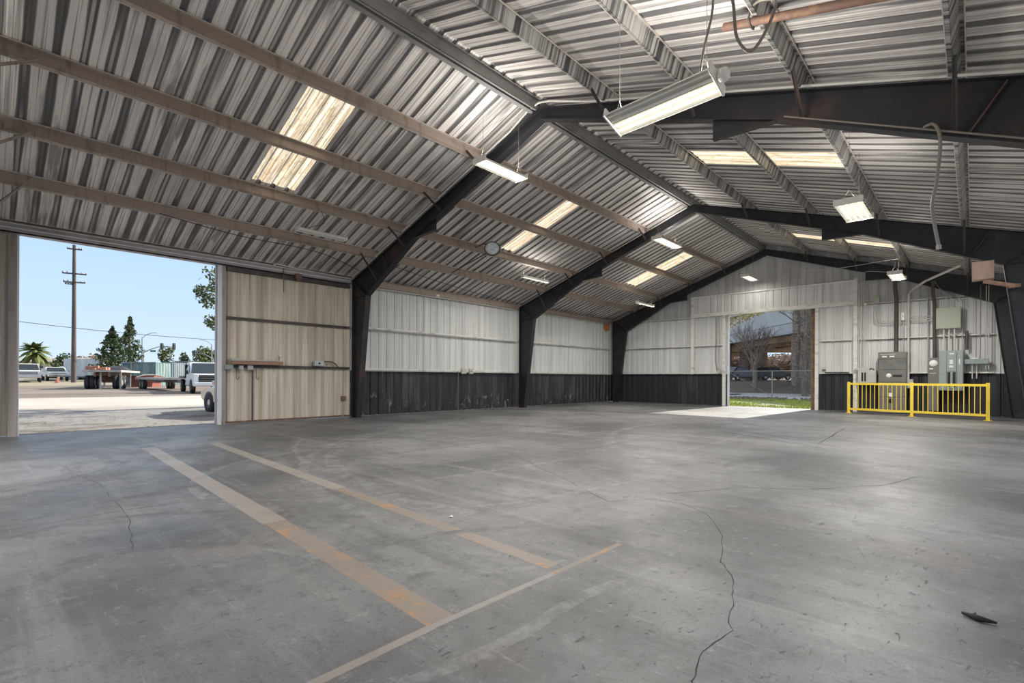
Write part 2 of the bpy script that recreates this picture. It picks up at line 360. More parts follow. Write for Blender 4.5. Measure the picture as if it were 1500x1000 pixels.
for pts, w in [(arc(2.6, 1.5, 1.0, 60, 330), 0.16), (arc(9.0, 12.5, 9.5, 215, 262), 0.2), (arc(9.0, 12.5, 9.9, 212, 258), 0.14),
               (arc(4.2, -1.2, 3.3, 20, 120), 0.22), (arc(4.2, -1.2, 2.9, 20, 115), 0.10), (arc(5.0, -3.4, 4.7, 35, 120), 0.14), (arc(2.2, 4.2, 1.5, -60, 40), 0.2),
               (arc(13, 24, 12.5, 205, 250), 0.2), (arc(10.2, 14.4, 1.5, 100, 200), 0.22), (arc(11.5, 14.2, 2.2, 120, 200), 0.2), (arc(17, 20, 9, 180, 225), 0.22)]:
    ribbon(pts, w, 3, 0.0005)
for pts, w in [(arc(10, 9, 6.0, 170, 280), 0.22), (arc(10.5, 9, 6.6, 170, 275), 0.15), (arc(6, 13, 4.4, 200, 330), 0.18), (arc(8.5, 4.0, 2.4, 150, 300), 0.12), (arc(14, 12, 6, 150, 240), 0.2)]:
    ribbon(pts, w, 4, 0.0007)
def smooth(pts, n=8):
    out = []
    for i in range(len(pts) - 1):
        p0, p1, p2, p3 = pts[max(i-1, 0)], pts[i], pts[i+1], pts[min(i+2, len(pts)-1)]
        for j in range(n):
            s = j / n; out.append(tuple(0.5*(2*b + (c - a)*s + (2*a - 5*b + 4*c - d)*s*s + (3*b - a - 3*c + d)*s**3) for a, b, c, d in zip(p0, p1, p2, p3)))
    return out + [pts[-1]]
for w, mi, pts in ((.10, 3, [(8.98, -.6), (8.98, 0.11), (8.84, 0.52), (8.92, 0.97), (9.23, 1.42), (9.59, 1.77)]), (.05, 3, [(8.7, -.6), (8.7, 0.12), (8.66, 0.53), (8.62, 1.03), (8.72, 1.55), (8.81, 1.82)]),
                   (.09, 3, [(8.7, -.4), (8.54, 0.12), (8.16, 0.73), (7.91, 1.51), (7.9, 1.86)]), (.07, 3, [(8.1, -.5), (7.96, 0.14), (7.69, 0.73), (7.39, 1.36), (6.99, 2.03)]),
                   (.16, 3, [(10.6, -.1), (10.3, 0.2), (10.05, 0.4), (9.95, 0.62), (10.08, 1.01), (10.33, 1.25)]), (.08, 4, [(10.4, 1.32), (11.05, 1.59), (11.73, 1.9), (12.18, 2.33), (12.36, 2.75)]),
                   (.06, 4, [(8.8, 1.72), (9.38, 2.17), (9.88, 2.57)]), (.20, 3, [(5.31, 1.44), (4.95, 1.25), (5.16, 0.96), (5.75, 0.82), (6.35, 0.9), (6.34, 1.14), (5.86, 1.35)]),
                   (.09, 4, [(4.21, 4.61), (5.59, 3.83), (7.1, 3.3), (8.48, 3.17), (9.45, 3.1), (10.43, 2.74)]), (.16, 3, [(11.85, 7.07), (11.78, 7.7), (11.88, 8.15), (12.19, 8.82), (12.53, 9.46)]),
                   (.26, 3, [(12.49, 7.27), (12.55, 7.9), (12.7, 8.28)]), (.13, 3, [(10.06, 11.21), (11.08, 11.16), (12.26, 10.84)]), (.08, 3, [(10.08, 10.49), (11.03, 10.47), (12.05, 10.24)]),
                   (.22, 3, [(5.11, 2.55), (6.04, 2.23), (7.0, 2.05)]), (.07, 4, [(8.14, 3.16), (8.67, 4.56), (8.76, 6.97), (8.81, 9.22)]), (.10, 4, [(9.32, 2.88), (9.6, 4.26), (9.87, 6.64)]),
                   (.08, 4, [(10.48, 2.79), (11.05, 3.7), (11.42, 5.72)]), (.09, 3, [(11.21, 2.03), (11.32, 2.59), (11.76, 3.27)]), (.09, 4, [(12.6, .6), (12.74, 1.32), (12.79, 1.79), (12.77, 2.4), (12.9, 3.2)]),
                   (.10, 3, [(7.2, 3.6), (7.5, 6.0), (7.2, 10.0)]), (.12, 4, [(6.2, 4.4), (6.9, 7.0), (7.0, 11.0)]), (.10, 3, [(9.0, 5.2), (9.4, 8.0), (9.2, 12.0)]), (.10, 4, [(10.3, 6.2), (10.7, 8.4), (10.6, 13.0)])):
    n = len(smooth(pts)); ribbon(smooth(pts), [w*min(1, 4*i/n + .15, 4*(n - 1 - i)/n + .15) for i in range(n)], mi, 0.0014)
def crack(pts, w, seed, n=7, j=0.02):
    R = random.Random(seed); out = []
    for (a, b) in zip(pts[:-1], pts[1:]):
        L = math.hypot(b[0]-a[0], b[1]-a[1]); nx, ny = -(b[1]-a[1])/L, (b[0]-a[0])/L; k = 0.0
        for i in range(n):
            s = i / n; k = k*0.5 + R.uniform(-j, j); out.append((a[0]+(b[0]-a[0])*s+nx*k, a[1]+(b[1]-a[1])*s+ny*k))
    out.append(pts[-1])
    i = 0
    while i < len(out) - 2:                       # broken runs of hairline crack
        m = R.randint(3, 7); seg = out[i:i+m+1]
        if len(seg) > 1: ribbon(seg, [w*R.uniform(0.35, 1.0) for _ in seg], 5, 0.0045)
        i += m if R.random() < .8 else m + 1
crack([(11.7, 4.35), (11.95, 4.75), (12.25, 4.80), (12.63, 4.55), (12.95, 4.0), (13.15, 3.45), (13.30, 3.2), (13.40, 2.9), (13.52, 2.55), (13.50, 2.25), (13.55, 2.0), (13.72, 1.75), (13.85, 1.45), (14.0, 1.2)], 0.0075, 3, 5, .012)
crack([(11.9, 5.0), (12.4, 5.9), (12.95, 6.35), (13.6, 7.2), (13.9, 8.3)], 0.014, 4, 6)
crack([(8.0, 6.4), (10.2, 5.2), (11.7, 4.35)], 0.009, 5)
crack([(4.9, 0.75), (7.0, 0.95), (9.0, 0.9), (10.0, 0.75)], 0.006, 6)
crack([(6.0, 9.5), (8.0, 10.4), (10.4, 11.5)], 0.02, 7)
crack([(10.2, 12.6), (12.6, 10.8)], 0.05, 8); crack([(10.1, 12.0), (12.4, 10.4)], 0.04, 9); crack([(12.2, 11), (12.0, 15.0)], 0.03, 10)
struct('floor', fl, [M_floor, M_paint, M_painto, M_tyre, M_scuff, M_crack], 'worn grey concrete slab with faded orange lines, tyre marks and cracks')

# ---- ribbed sheet profiles
RP = 0.305
def sheet_profile(a, b, sign=1.0):
    """list of (position along, offset) for a ribbed sheet from a to b; major rib centred at half period"""
    out = []; i0 = math.floor(a / RP) - 1
    shape = [(0.0, 0), (0.055, 0), (0.062, .006), (0.078, .006), (0.085, 0), (0.105, 0), (0.135, .032), (0.170, .032), (0.200, 0), (0.222, 0), (0.229, .006), (0.245, .006), (0.252, 0)]
    for i in range(i0, int(b / RP) + 2):
        for p, h in shape:
            q = i * RP + p
            if a - 1e-6 <= q <= b + 1e-6: out.append((q, h * sign))
    out = [(a, 0.0)] + [p for p in out if a < p[0] < b] + [(b, 0.0)]
    return out
def wall_sheet(mb, fixed, axis, a, b, zb, zt, outward, mi=0):
    """vertical ribbed siding; zt may be a function of the position"""
    pr = sheet_profile(a, b, outward); vs = []
    for p, h in pr:
        t_ = zt(p) if callable(zt) else zt
        b_ = zb
        for z in (b_, t_):
            vs.append((fixed + h, p, z) if axis == 'y' else (p, fixed + h, z))
    mb.add(vs, [(2*i, 2*i+2, 2*i+3, 2*i+1) for i in range(len(pr)-1)], mi)

# ---- left wall: tan stub, opening, tan door leaf, then white over black
ZB = 1.47
wl = MB()
wall_sheet(wl, -0.03, 'y', -9.0, -7.0, 0.02, 4.36, -1, 2); wall_sheet(wl, -0.03, 'y', -0.25, 0.44, 0.02, 4.36, -1, 2)  # unseen gap between these stubs, added to let daylight in
for (a, b) in ((8.0, 23.56),):
    wall_sheet(wl, -0.03, 'y', a, b, ZB, 4.40, -1, 0); wall_sheet(wl, -0.03, 'y', a, b, 0.02, ZB, -1, 1)
wl.box((-0.10, 8.0, 0), (-0.07, 23.55, 4.4), 0)
struct('wall_left', wl, [M_white, M_blackl, M_tan], 'white ribbed metal siding over a scuffed black lower band')
dl = MB()
wall_sheet(dl, 0.0, 'y', 4.40, 7.97, 0.05, 4.16, -1, 0)
dl.box((-0.05, 4.40, 0.05), (-0.04, 7.97, 4.16), 0)
door = struct('door_1', dl, M_tan, 'tan ribbed metal sliding door leaf beside the open left doorway')
g_ = MB()
for z in (1.53, 2.80): g_.box((0.003, 4.40, z - 0.035), (0.07, 7.92, z + 0.035))
g_.box((0.003, 4.42, 4.03), (0.10, 7.92, 4.13))
obj('door_rail', g_, M_girtb, door)
g_ = MB(); g_.box((0.003, 4.4, 0.02), (0.04, 7.95, 0.07)); obj('bottom_rail', g_, M_rust, door)
g_ = MB(); g_.box((0.01, 5.06, 0.05), (0.035, 5.10, 1.5)); obj('edge_strip', g_, M_condd, door)
# header and jambs of the left doorway
h = MB()
h.box((-0.06, -0.25, 4.14), (0.17, 7.9, 4.165)); h.box((0.155, -0.25, 4.14), (0.17, 7.9, 4.335)); h.box((0.11, -0.25, 4.335), (0.17, 7.9, 4.35))
struct('trim_1', h, M_head, 'weathered grey steel header track over the left doorway')
h = MB(); h.box((0.171, -0.25, 4.225), (0.185, 7.85, 4.245)); h.box((0.171, -0.25, 4.318), (0.180, 7.85, 4.33))
struct('trim_2', h, M_jambw, 'pale edge strips along the header track')
j = MB(); j.box((-0.1, 0.40, 0), (0.06, 0.53, 4.15)); struct('trim_3', j, M_jamb, 'rust-stained left jamb of the left doorway')
j = MB(); j.box((-0.06, 0.53, 0), (0.02, 0.565, 4.15)); struct('trim_4', j, M_jambw, 'pale edge of the left jamb')
j = MB(); j.box((-0.12, 4.20, 0), (-0.02, 4.235, 4.15)); j.box((-0.02, 4.31, 0), (0.07, 4.40, 4.15)); struct('trim_5', j, M_jamb, 'brown steel right jamb of the left doorway')
j = MB(); j.box((-0.02, 4.225, 0), (0.07, 4.31, 4.15)); struct('trim_6', j, M_jambw, 'pale steel edge of the right jamb')
# left wall girts
for n, (z, hh) in enumerate(((1.495, 0.03), (2.83, 0.03))):
    for q, (a, b) in enumerate(((8.12, 15.66), (15.86, 23.14))):
        g_ = MB(); g_.box((-0.025, a, z - hh), (0.10, b, z + hh - 0.045)); g_.box((-0.025, a, z + hh - 0.045), (-0.01, b, z + hh + .02)); g_.box((0.085, a, z - hh - .015), (0.10, b, z + hh + .015))
        struct('trim_%d' % (7 + n*2 + q), g_, M_girtw, 'white steel girt along the left wall')

# ---- end wall
we = MB()
DX0, DX1, DH = 6.10, 9.58, 4.17
def gz(x): return sheet(x) + 0.02
for (a, b) in ((-0.03, DX0), (DX1, HX + 0.03)):
    wall_sheet(we, YE, 'x', a, b, 0.02, ZB, 1, 1)
    wall_sheet(we, YE, 'x', a, b, ZB, 4.2, 1, 0)
wall_sheet(we, YE, 'x', DX0, DX1, DH, 4.2, 1, 0)
wall_sheet(we, YE, 'x', -0.03, 7.8, 4.2, gz, 1, 2); wall_sheet(we, YE, 'x', 7.8, HX + 0.03, 4.2, gz, 1, 2)
for (a, b) in ((-0.03, DX0), (DX1, HX + 0.03)): we.box((a, YE + 0.05, 0), (b, YE + 0.06, 4.2), 0)
we.prism([(-0.03, 4.2), (HX + .03, 4.2), (HX+.03, 4.4), (7.8, 7.0), (-.03, 4.3)], YE + 0.05, YE + 0.06, 'y', 0)
struct('wall_end', we, [M_white, M_black, M_gable], 'white ribbed gable end wall with a black lower band')
tn = [20]
def trim(mb, m, label): struct('trim_%d' % tn[0], mb, m, label); tn[0] += 1
for (x0, x1) in ((0.6, 4.42), (4.56, 5.90), (9.84, 10.9), (11.1, 14.9)):
    for z in (1.495, 2.80):
        g_ = MB(); g_.box((x0, YE - 0.13, z - 0.03), (x1, YE - 0.005, z - 0.01)); g_.box((x0, YE - 0.13, z - 0.03), (x1, YE - 0.115, z + 0.035))
        trim(g_, M_girtw, 'white steel girt on the end wall')
for (x0, x1) in ((1.3, 4.42), (11.1, 14.3)):
    g_ = MB(); g_.box((x0, YE - 0.13, 4.14), (x1, YE - 0.005, 4.16)); g_.box((x0, YE - 0.13, 4.14), (x1, YE - 0.115, 4.20)); trim(g_, M_girtw, 'upper white girt on the end wall')
g_ = MB(); g_.box((4.42, YE - 0.20, 4.17), (11.0, YE - 0.005, 4.33)); g_.box((4.42, YE - 0.26, 4.17), (11.0, YE - 0.20, 4.21)); trim(g_, M_girtw, 'wide pale steel header across the end doorway')
g_ = MB(); wall_sheet(g_, YE - 0.16, 'x', 4.50, 11.0, 4.33, 5.11, 1); trim(g_, M_white, 'boxed-out white siding above the end doorway header')
g_ = MB(); g_.box((4.45, YE - 0.21, 5.10), (11.05, YE - 0.005, 5.15)); trim(g_, M_girtw, 'white girt under the gable')
for (x, w, z0, z1, lab) in ((4.49, 0.13, ZB, 5.15, 'white post left of the end doorway, above the black band'), (11.0, 0.13, 0.0, 5.22, 'tall white post right of the end doorway')):
    g_ = MB(); g_.box((x - w/2, YE - 0.18, z0), (x + w/2, YE - 0.005, z1)); trim(g_, M_girtw, lab)
g_ = MB(); g_.box((5.90, YE - 0.16, 0), (6.02, YE - .005, 4.17)); trim(g_, M_girtw, 'white left jamb post of the end doorway')
g_ = MB(); g_.box((6.08, YE - 0.02, 0), (6.14, YE + 0.10, 4.17)); trim(g_, M_jambw, 'pale inner edge of the end doorway')
g_ = MB(); g_.box((9.62, YE - 0.16, 0), (9.74, YE - .005, 4.17)); trim(g_, M_girtw, 'white right jamb post of the end doorway')
g_ = MB(); g_.box((9.45, YE - 0.02, 0), (9.60, YE + 0.06, 4.17)); trim(g_, M_rust, 'rusty edge of the end door leaf')

# ---- right wall: big side doorway, plus an unseen near opening added for daylight
wr = MB()
for (a, b, z0) in ((15.2, 23.56, 0), (8.0, 15.2, 4.2), (7.2, 8.0, 0), (0.9, 7.2, 4.2), (-9, 0.9, 0)):
    if z0 == 0:
        wall_sheet(wr, HX + .03, 'y', a, b, 0.02, ZB, 1, 1); wall_sheet(wr, HX + .03, 'y', a, b, ZB, 4.40, 1, 0); wr.box((HX + .07, a, 0), (HX + .1, b, 4.4), 0)
    else: wall_sheet(wr, HX + .03, 'y', a, b, z0, 4.40, 1, 0)
struct('wall_right', wr, [M_white, M_black], 'right side wall of ribbed siding with a large doorway and an added daylight opening')

# ---- roof sheets, with cut-outs for the skylights
SKY = {'L': [(3.86, 4.73), (11.45, 12.12), (19.5, 20.35)], 'R': [(11.3, 12.25), (20.1, 20.75)]}
SX = {'L': (3.08, 6.02), 'R': (9.54, 12.48)}
def snap(y): return round(y / RP) * RP
ce = MB()
def roof_piece(mb, xa, xb, ya, yb, mi=0):
    pr = sheet_profile(ya, yb); vs = []
    for p, h in pr:
        for x in (xa, xb): vs.append((x, p, sheet(x) + h))
    mb.add(vs, [(2*i, 2*i+1, 2*i+3, 2*i+2) for i in range(len(pr)-1)], mi)
YA, YB = -9.0, YE + 0.35
for side, (xe, xr_) in (('L', (-0.4, 7.8)), ('R', (7.8, HX + 0.4))):
    s0, s1 = SX[side]
    roof_piece(ce, xe, s0, YA, YB); roof_piece(ce, s1, xr_, YA, YB)
    y = YA
    for (a, b) in SKY[side]:
        roof_piece(ce, s0, s1, y, snap(a)); y = snap(b)
    roof_piece(ce, s0, s1, y, YB)
ce.prism([(7.3, sheet(7.3) + .045), (7.8, sheet(7.8) + .06), (8.3, sheet(8.3) + .045), (7.8, sheet(7.8) + .09)], YA, YB, 'y')
struct('ceiling', ce, M_roof, 'soot-streaked corrugated metal roof sheets')
# translucent skylight sheets
ms, t, b = nt('skylight_sheet'); v = coords(t, True)
cc = mix(t, step(t, noise(t, v, (0.9, 16, 0.5), 4, 0.65), 0.42, 0.66, 0.75), (0.80, 0.68, 0.50), (0.30, 0.19, 0.10))
cc = mix(t, step(t, noise(t, v, (7, 22, 7), 4, 0.7), 0.52, 0.68, 0.7), cc, (0.30, 0.20, 0.11))
b.inputs['Roughness'].default_value = 0.5; t.links.new(cc, b.inputs['Base Color'])
trn = N(t, 'ShaderNodeBsdfTranslucent'); t.links.new(cc, trn.inputs['Color']); mx = N(t, 'ShaderNodeMixShader'); mx.inputs[0].default_value = 0.6
t.links.new(b.outputs[0], mx.inputs[1]); t.links.new(trn.outputs[0], mx.inputs[2]); t.links.new(mx.outputs[0], t.nodes['Material Output'].inputs['Surface'])
wi = 1
for side in 'LR':
    for (a, b_) in SKY[side]:
        sk = MB(); roof_piece(sk, SX[side][0], SX[side][1], snap(a), snap(b_)); struct('window_%d' % wi, sk, ms, 'stained translucent roof light sheet in the %s roof slope' % ('left' if side == 'L' else 'right')); wi += 1
# ---- eave struts
for s_, lab in ((0, 'brown eave strut along the top of the left wall'), (1, 'brown eave strut along the top of the right wall')):
    g_ = MB(); x = 0.06 if s_ == 0 else HX - 0.06; d = 1 if s_ == 0 else -1
    g_.box((x, -9, 4.19), (x + d*0.012, YE, 4.40)); g_.box((x, -9, 4.19), (x + d*0.09, YE, 4.2)); g_.box((x, -9, 4.385), (x + d*0.09, YE, 4.40))
    trim(g_, M_purlin, lab)

# ================================================================== STEEL FRAMES
def strip(mb, p, q, y, w=0.18, th=0.014):
    """flange plate between two outline points"""
    d = Vector((q[0]-p[0], 0, q[1]-p[1])).normalized(); n = Vector((-d.z, 0, d.x)) * th/2
    P, Q = Vector((p[0], y, p[1])), Vector((q[0], y, q[1])); Y = Vector((0, w/2, 0))
    vs = [P-n-Y, P+n-Y, P+n+Y, P-n+Y, Q-n-Y, Q+n-Y, Q+n+Y, Q-n+Y]
    mb.add(vs, [(0,1,2,3)[::-1],(4,5,6,7),(0,1,5,4),(1,2,6,5),(2,3,7,6),(3,0,4,7)])
PURL_L = [1.64, 3.02, 4.55, 6.10]; PURL_R = [14.21, 12.60, 11.05, 9.40]
where = ['behind the left door jamb', 'nearest the camera, its left column at the tan door leaf', 'standing midway down the left wall', 'standing against the gable end wall']
OUT = ([(.22, 0), (.22, top(.22)), (1.02, 3.72), (.5, 0), (3.4, 5.0), (4.28, 5.05)], [(15.68, 0), (15.68, top(15.68)), (14.88, 3.85), (15.32, 0), (12.25, 5.05), (11.33, 5.07)])
APEX = ((7.8, 6.865), (7.8, 6.62))
def botz(x):
    o = OUT[0 if x < 7.8 else 1]; k, h_ = o[2], o[4]
    (x0, z0), (x1, z1) = ((k, h_) if abs(x - 7.8) > abs(h_[0] - 7.8) else (h_, APEX[1]))
    return z0 + (x - x0) * (z1 - z0) / (x1 - x0)
for fi, Y in enumerate(YF):
    fr = thing('steel_portal_frame', 'black tapered steel portal frame ' + where[fi], 'steel frame', (7.8, Y, 0), 'portal frames carrying the roof')
    for s_ in (0, 1):
        foot_o, eave, knee, foot_i, hau, tip = OUT[s_]
        c = MB(); c.prism([foot_o, foot_i, knee, eave], Y - .005, Y + .005, 'y')
        strip(c, foot_o, eave, Y); strip(c, foot_i, knee, Y); strip(c, (foot_o[0], knee[1]), knee, Y, 0.16, 0.01)
        strip(c, (foot_o[0], .01), (foot_i[0], .01), Y, 0.24, 0.02)
        obj('column', c, M_steel, fr)
        r = MB(); r.prism([eave, knee, hau, APEX[1], APEX[0]], Y - .005, Y + .005, 'y')
        strip(r, eave, APEX[0], Y); strip(r, knee, hau, Y); strip(r, hau, APEX[1], Y); strip(r, eave, knee, Y, 0.16, 0.01)
        obj('rafter', r, [M_steel], fr)
        xs = 2.0 if s_ == 0 else 14.5
        st = MB(); dx = .17 if s_ == 0 else -.17; strip(st, (xs + dx, botz(xs + dx) + .02), (xs - dx, top(xs - dx) - .03), Y, 0.15, 0.012); obj('stiffener', st, M_steelfl if s_ == 0 else M_stiff, fr)
        k_ = MB(); k_.prism([hau, tip, (tip[0], botz(tip[0]))], Y - .006, Y + .006, 'y'); strip(k_, (hau[0], hau[1] - .005), (tip[0], tip[1] - .005), Y, 0.12, 0.012)
        obj('haunch_bracket', k_, M_steel, fr)
        for xx in (PURL_L if s_ == 0 else PURL_R):
            sg = 1 if fi == 0 else -1
            f_ = MB(); f_.bar((xx, Y + sg*0.62, top(xx) + 0.03), (xx, Y + sg*0.10, botz(xx) + 0.03), 0.045, 0.006, up=(1, 0, 0)); f_.bar((xx + 0.02, Y + sg*0.62, top(xx) + 0.03), (xx + .02, Y + sg*0.10, botz(xx) + 0.03), 0.006, 0.045, up=(1, 0, 0))
            obj('flange_brace', f_, M_purlin if fi == 0 else M_steelfl, fr)

# ================================================================== PURLINS
bays = ['in the bay over the left doorway', 'in the middle bay', 'in the far gable bay']
rank_l = ['lowest of the left slope', 'second up the left slope', 'third up the left slope', 'uppermost of the left slope']
rank_r = ['lowest of the right slope', 'second up the right slope', 'third up the right slope', 'uppermost of the right slope']
def purlin_mb(x, ya, yb, side):
    a = math.atan(SL) if side == 'L' else -math.atan(SR)
    m_ = MB(); hgt = 0.215; fw = 0.07 if side == 'L' else 0.05
    # Z section: bottom flange towards -x, top flange towards +x
    m_.box((-0.003, ya, 0), (0.003, yb, hgt)); m_.box((-fw, ya, 0), (0.003, yb, 0.005)); m_.box((-.003, ya, hgt - 0.005), (fw, yb, hgt)); m_.box((-fw - .004, ya, -.002), (-fw + .005, yb, 0.018), 1); m_.box((fw - .005, ya, hgt - .02), (fw + .003, yb, hgt), 1)
    return m_.xf(Matrix.Translation((x, 0, top(x) + 0.008)) @ Matrix.Rotation(-a, 4, 'Y'))
for bi in range(3):
    ya = -9 if bi == 0 else YF[bi] + 0.02; yb = (YF[bi+1] - 0.02) if bi < 2 else YE - 0.01
    for n, x in enumerate(PURL_L):
        solo('roof_purlin', purlin_mb(x - 0.03, ya, yb, 'L'), [M_purlin, M_lip], 'brown steel roof purlin, %s, %s' % (rank_l[n], bays[bi]), 'purlin', 'roof purlins')
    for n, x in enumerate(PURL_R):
        solo('roof_purlin', purlin_mb(x, ya, yb, 'R'), [M_purlinr, M_lip], 'reflection-painted steel roof purlin, %s, %s' % (rank_r[n], bays[bi]), 'purlin', 'roof purlins')
    for s_, lab in ((0, 'left'), (1, 'right')):
        m_ = MB(); x = 7.50 if s_ == 0 else 7.70; z = top(7.8) - .02
        if s_ == 0: m_.box((x, ya, z), (x + .10, yb, z + .006)); m_.box((x - .005, ya, z), (x, yb, z + .13)); m_.box((x + .095, ya, z), (x + .10, yb, z + .025))
        else: m_.box((x - .006, ya, z), (x, yb, z + .215)); m_.box((x - .05, ya, z), (x, yb, z + .006)); m_.box((x - .006, ya, z + .21), (x + .05, yb, z + .216))
        solo('ridge_purlin', m_, M_ridge, 'grey steel purlin %s of the ridge line, %s' % (lab, bays[bi]), 'purlin', 'ridge purlins')

# ================================================================== LAMPS
def fixture(label, a, b, tubes, width=0.33, z_top=None, lit=True, watts=None, up=None, sensor=False, roll=0.0, chains=True, lit_tubes=None, hang=None):
    """strip light between two floor-parallel points a, b (bottom centre line)"""
    a = Vector(a); b = Vector(b); c = (a + b)/2; L = (b - a).length; yaw = math.atan2((b-a).y, (b-a).x)
    root = thing('fluorescent_light', label, 'ceiling light', c, 'hanging fluorescent lights', rz=yaw)
    RX = Matrix.Rotation(roll, 4, 'X')
    hb = MB(); w = width/2
    prof = [(-w, 0.0), (-w*0.92, 0.035), (-w*0.45, 0.085), (w*0.45, 0.085), (w*0.92, 0.035), (w, 0.0), (w*0.97, 0.0), (w*0.86, .028)]
    n = max(1, tubes)
    inner = []
    for i in range(n):   # reflector channels
        x0 = w*0.86 - (2*w*0.86)*i/n; x1 = w*0.86 - (2*w*0.86)*(i+1)/n
        inner += [(x0 - (x0-x1)*.25, 0.062), (x0 - (x0-x1)*.75, 0.062), (x1, 0.022)]
    prof = prof + inner[:-1] + [(-w*0.86, .028), (-w*0.97, 0.0)]
    hb.prism(prof, -L/2, L/2, 'x'); hb.xf(RX)
    obj('housing', hb, M_lampw, root, local=True)
    for s_ in (-1, 1):
        ec = MB(); ec.bbox((s_*L/2 - .012, -w - .008, -0.012), (s_*L/2 + .012, w + .008, 0.10), 0.006); ec.xf(RX); obj('end_cap', ec, M_lampw, root, local=True)
    for i in range(n):
        yc = w*0.86 - (2*w*0.86)*(i+.5)/n
        tb = MB(); tb.tube([(-L/2 + .02, yc, 0.022), (L/2 - .02, yc, 0.022)], 0.014, 8); tb.xf(RX)
        on = lit and (lit_tubes is None or i in lit_tubes)
        obj('tube', tb, M_tube if on else M_tubeoff, root, local=True)
    if chains:
        for s_ in (-1, 1):
            p = Vector((s_*L*0.42, 0, 0.09)); wpos = c + Vector((math.cos(yaw)*p.x, math.sin(yaw)*p.x, 0))
            zt = sheet(wpos.x) - c.z - 0.01
            ch = MB(); ch.tube([RX @ Vector((p.x, -w*.5, .08)), (p.x, 0, 0.26), RX @ Vector((p.x, w*.5, .08))], 0.0035, 4); ch.tube([(p.x, 0, 0.26), (p.x, 0, zt)], 0.0035, 4)
            obj('hanging_chain', ch, M_chain, root, local=True)
    if sensor:
        sn = MB(); sn.lathe((L/2 + 0.075, -w*.1, 0.035), [(0, .05), (.05, .05), (.058, .03), (.058, -.03), (.045, -.05), (0, -.05)], 16); sn.box((L/2 + .01, -w*.1 - .02, .02), (L/2 + .04, -w*.1 + .02, .06)); sn.xf(RX)
        obj('motion_sensor', sn, M_lampw, root, local=True)
    if lit:
        i = [k_ for k_ in range(n) if lit_tubes is None or k_ in lit_tubes][len(lit_tubes or range(n))//2]
        yc = w*0.86 - (2*w*0.86)*(i+.5)/n
        for nm, e_w, z, rx in (('lamp', watts or LAMP_W, 0.004, 0.0), ('added_uplight', (up if up is not None else UP_W if watts is None else watts*.08), 0.10, PI)):  # uplight added above each housing to brighten the roof
            ld = bpy.data.lights.new(nm, 'AREA'); ld.shape = 'RECTANGLE'; ld.size = L*0.92; ld.size_y = 0.02; ld.energy = e_w; ld.color = (1.0, 0.96, 0.89)
            lo = bpy.data.objects.new(nm, ld); COL.objects.link(lo); lo.parent = root
            lo.location = RX @ Vector((0, yc, z)); lo.rotation_euler = (roll + rx, 0, 0)
    return root
fixture('nearest and largest hanging light, tilted, two tubes lit, with a round sensor on its end', (11.32, 5.0, 4.17), (12.53, 4.95, 4.17), 4, 0.36, roll=math.radians(-18), sensor=True, lit_tubes=(0, 1), up=45, watts=90)
fixture('four-tube light hanging just left of the near rafter, in front of the upper left slope', (7.42, 6.55, 5.40), (7.42, 7.77, 5.40), 4, 0.34, up=26)
fixture('four-tube light hanging left of the ridge at the second portal frame', (6.95, 14.75, 5.72), (6.95, 16.25, 5.72), 4, 0.34)
fixture('small light hanging in front of the gable siding above the end doorway', (7.4, 21.7, 5.52), (7.4, 22.9, 5.52), 3, 0.34, watts=14)
fixture('lit light hung under the right slope beside a reflection-painted purlin in the middle bay', (12.80, 10.2, 4.28), (12.80, 11.4, 4.28), 4, 0.42, up=9, watts=110)
fixture('small lit light hung above the grey switchboard near the right end of the gable', (12.66, 18.6, 4.40), (12.66, 19.75, 4.40), 4, 0.36, up=9, watts=190)
fixture('unlit narrow white light under the left slope above the tan door leaf', (2.4, 5.25, 4.80), (2.4, 6.5, 4.80), 2, 0.20, lit=False)
fixture('lit narrow strip light low on the left slope in the middle bay', (3.0, 12.75, 4.72), (3.0, 14.1, 4.72), 1, 0.14, watts=60)
fixture('lit narrow strip light low on the left slope beside the far portal frame', (4.0, 18.9, 4.42), (4.0, 20.3, 4.42), 1, 0.14, watts=60)
fixture('added unseen four-tube fill light in the bay behind the camera, left of the ridge', (4.6, -3.4, 4.55), (4.6, -2.2, 4.55), 4, 0.34, watts=260, up=60)  # added out of view to brighten the near-left floor and roof
fixture('added unseen four-tube fill light in the bay behind the camera, under the ridge', (8.6, -4.4, 5.2), (8.6, -3.2, 5.2), 4, 0.34, watts=200, up=40)  # second added light, out of view, filling the near bay
# high-bay lamp on its outrigger
hbx = thing('high_bay_lamp', 'round dark high bay lamp with a clear lens, fixed to a left purlin', 'ceiling light', (3.75, 10.45, 5.12))
T_ = Matrix.Translation((3.95, 10.35, 5.08)) @ Vector((-0.52, 0.50, 0.69)).to_track_quat('Z', 'Y').to_matrix().to_4x4()
q = MB(); q.lathe((0, 0, 0), [(0.0, .30), (.07, .30), (.09, .20), (.13, .12), (.19, .05), (.235, 0), (.245, -.02), (.225, -.02), (.18, .04), (0.0, .05)], 24); q.xf(T_); obj('reflector', q, M_condd, hbx)
q = MB(); q.lathe((0, 0, 0), [(.0, -.05), (.10, -.04), (.18, -.012), (.215, .0), (.0, .01)], 24); q.xf(T_); obj('lens', q, M_glasslamp, hbx)
q = MB(); q.tube([(3.82, 10.48, 5.26), (3.4, 10.5, 5.34), (3.05, 10.5, 5.30)], 0.02, 6); obj('arm', q, M_condd, hbx)
q = MB(); q.tube([(1.66, 10.72, 4.74), (3.0, 10.88, 5.14), (3.3, 10.9, 5.2)], 0.018, 6); solo('sway_rod', q, M_condd, 'dark rod running up between two left purlins to the high bay lamp', 'rod')

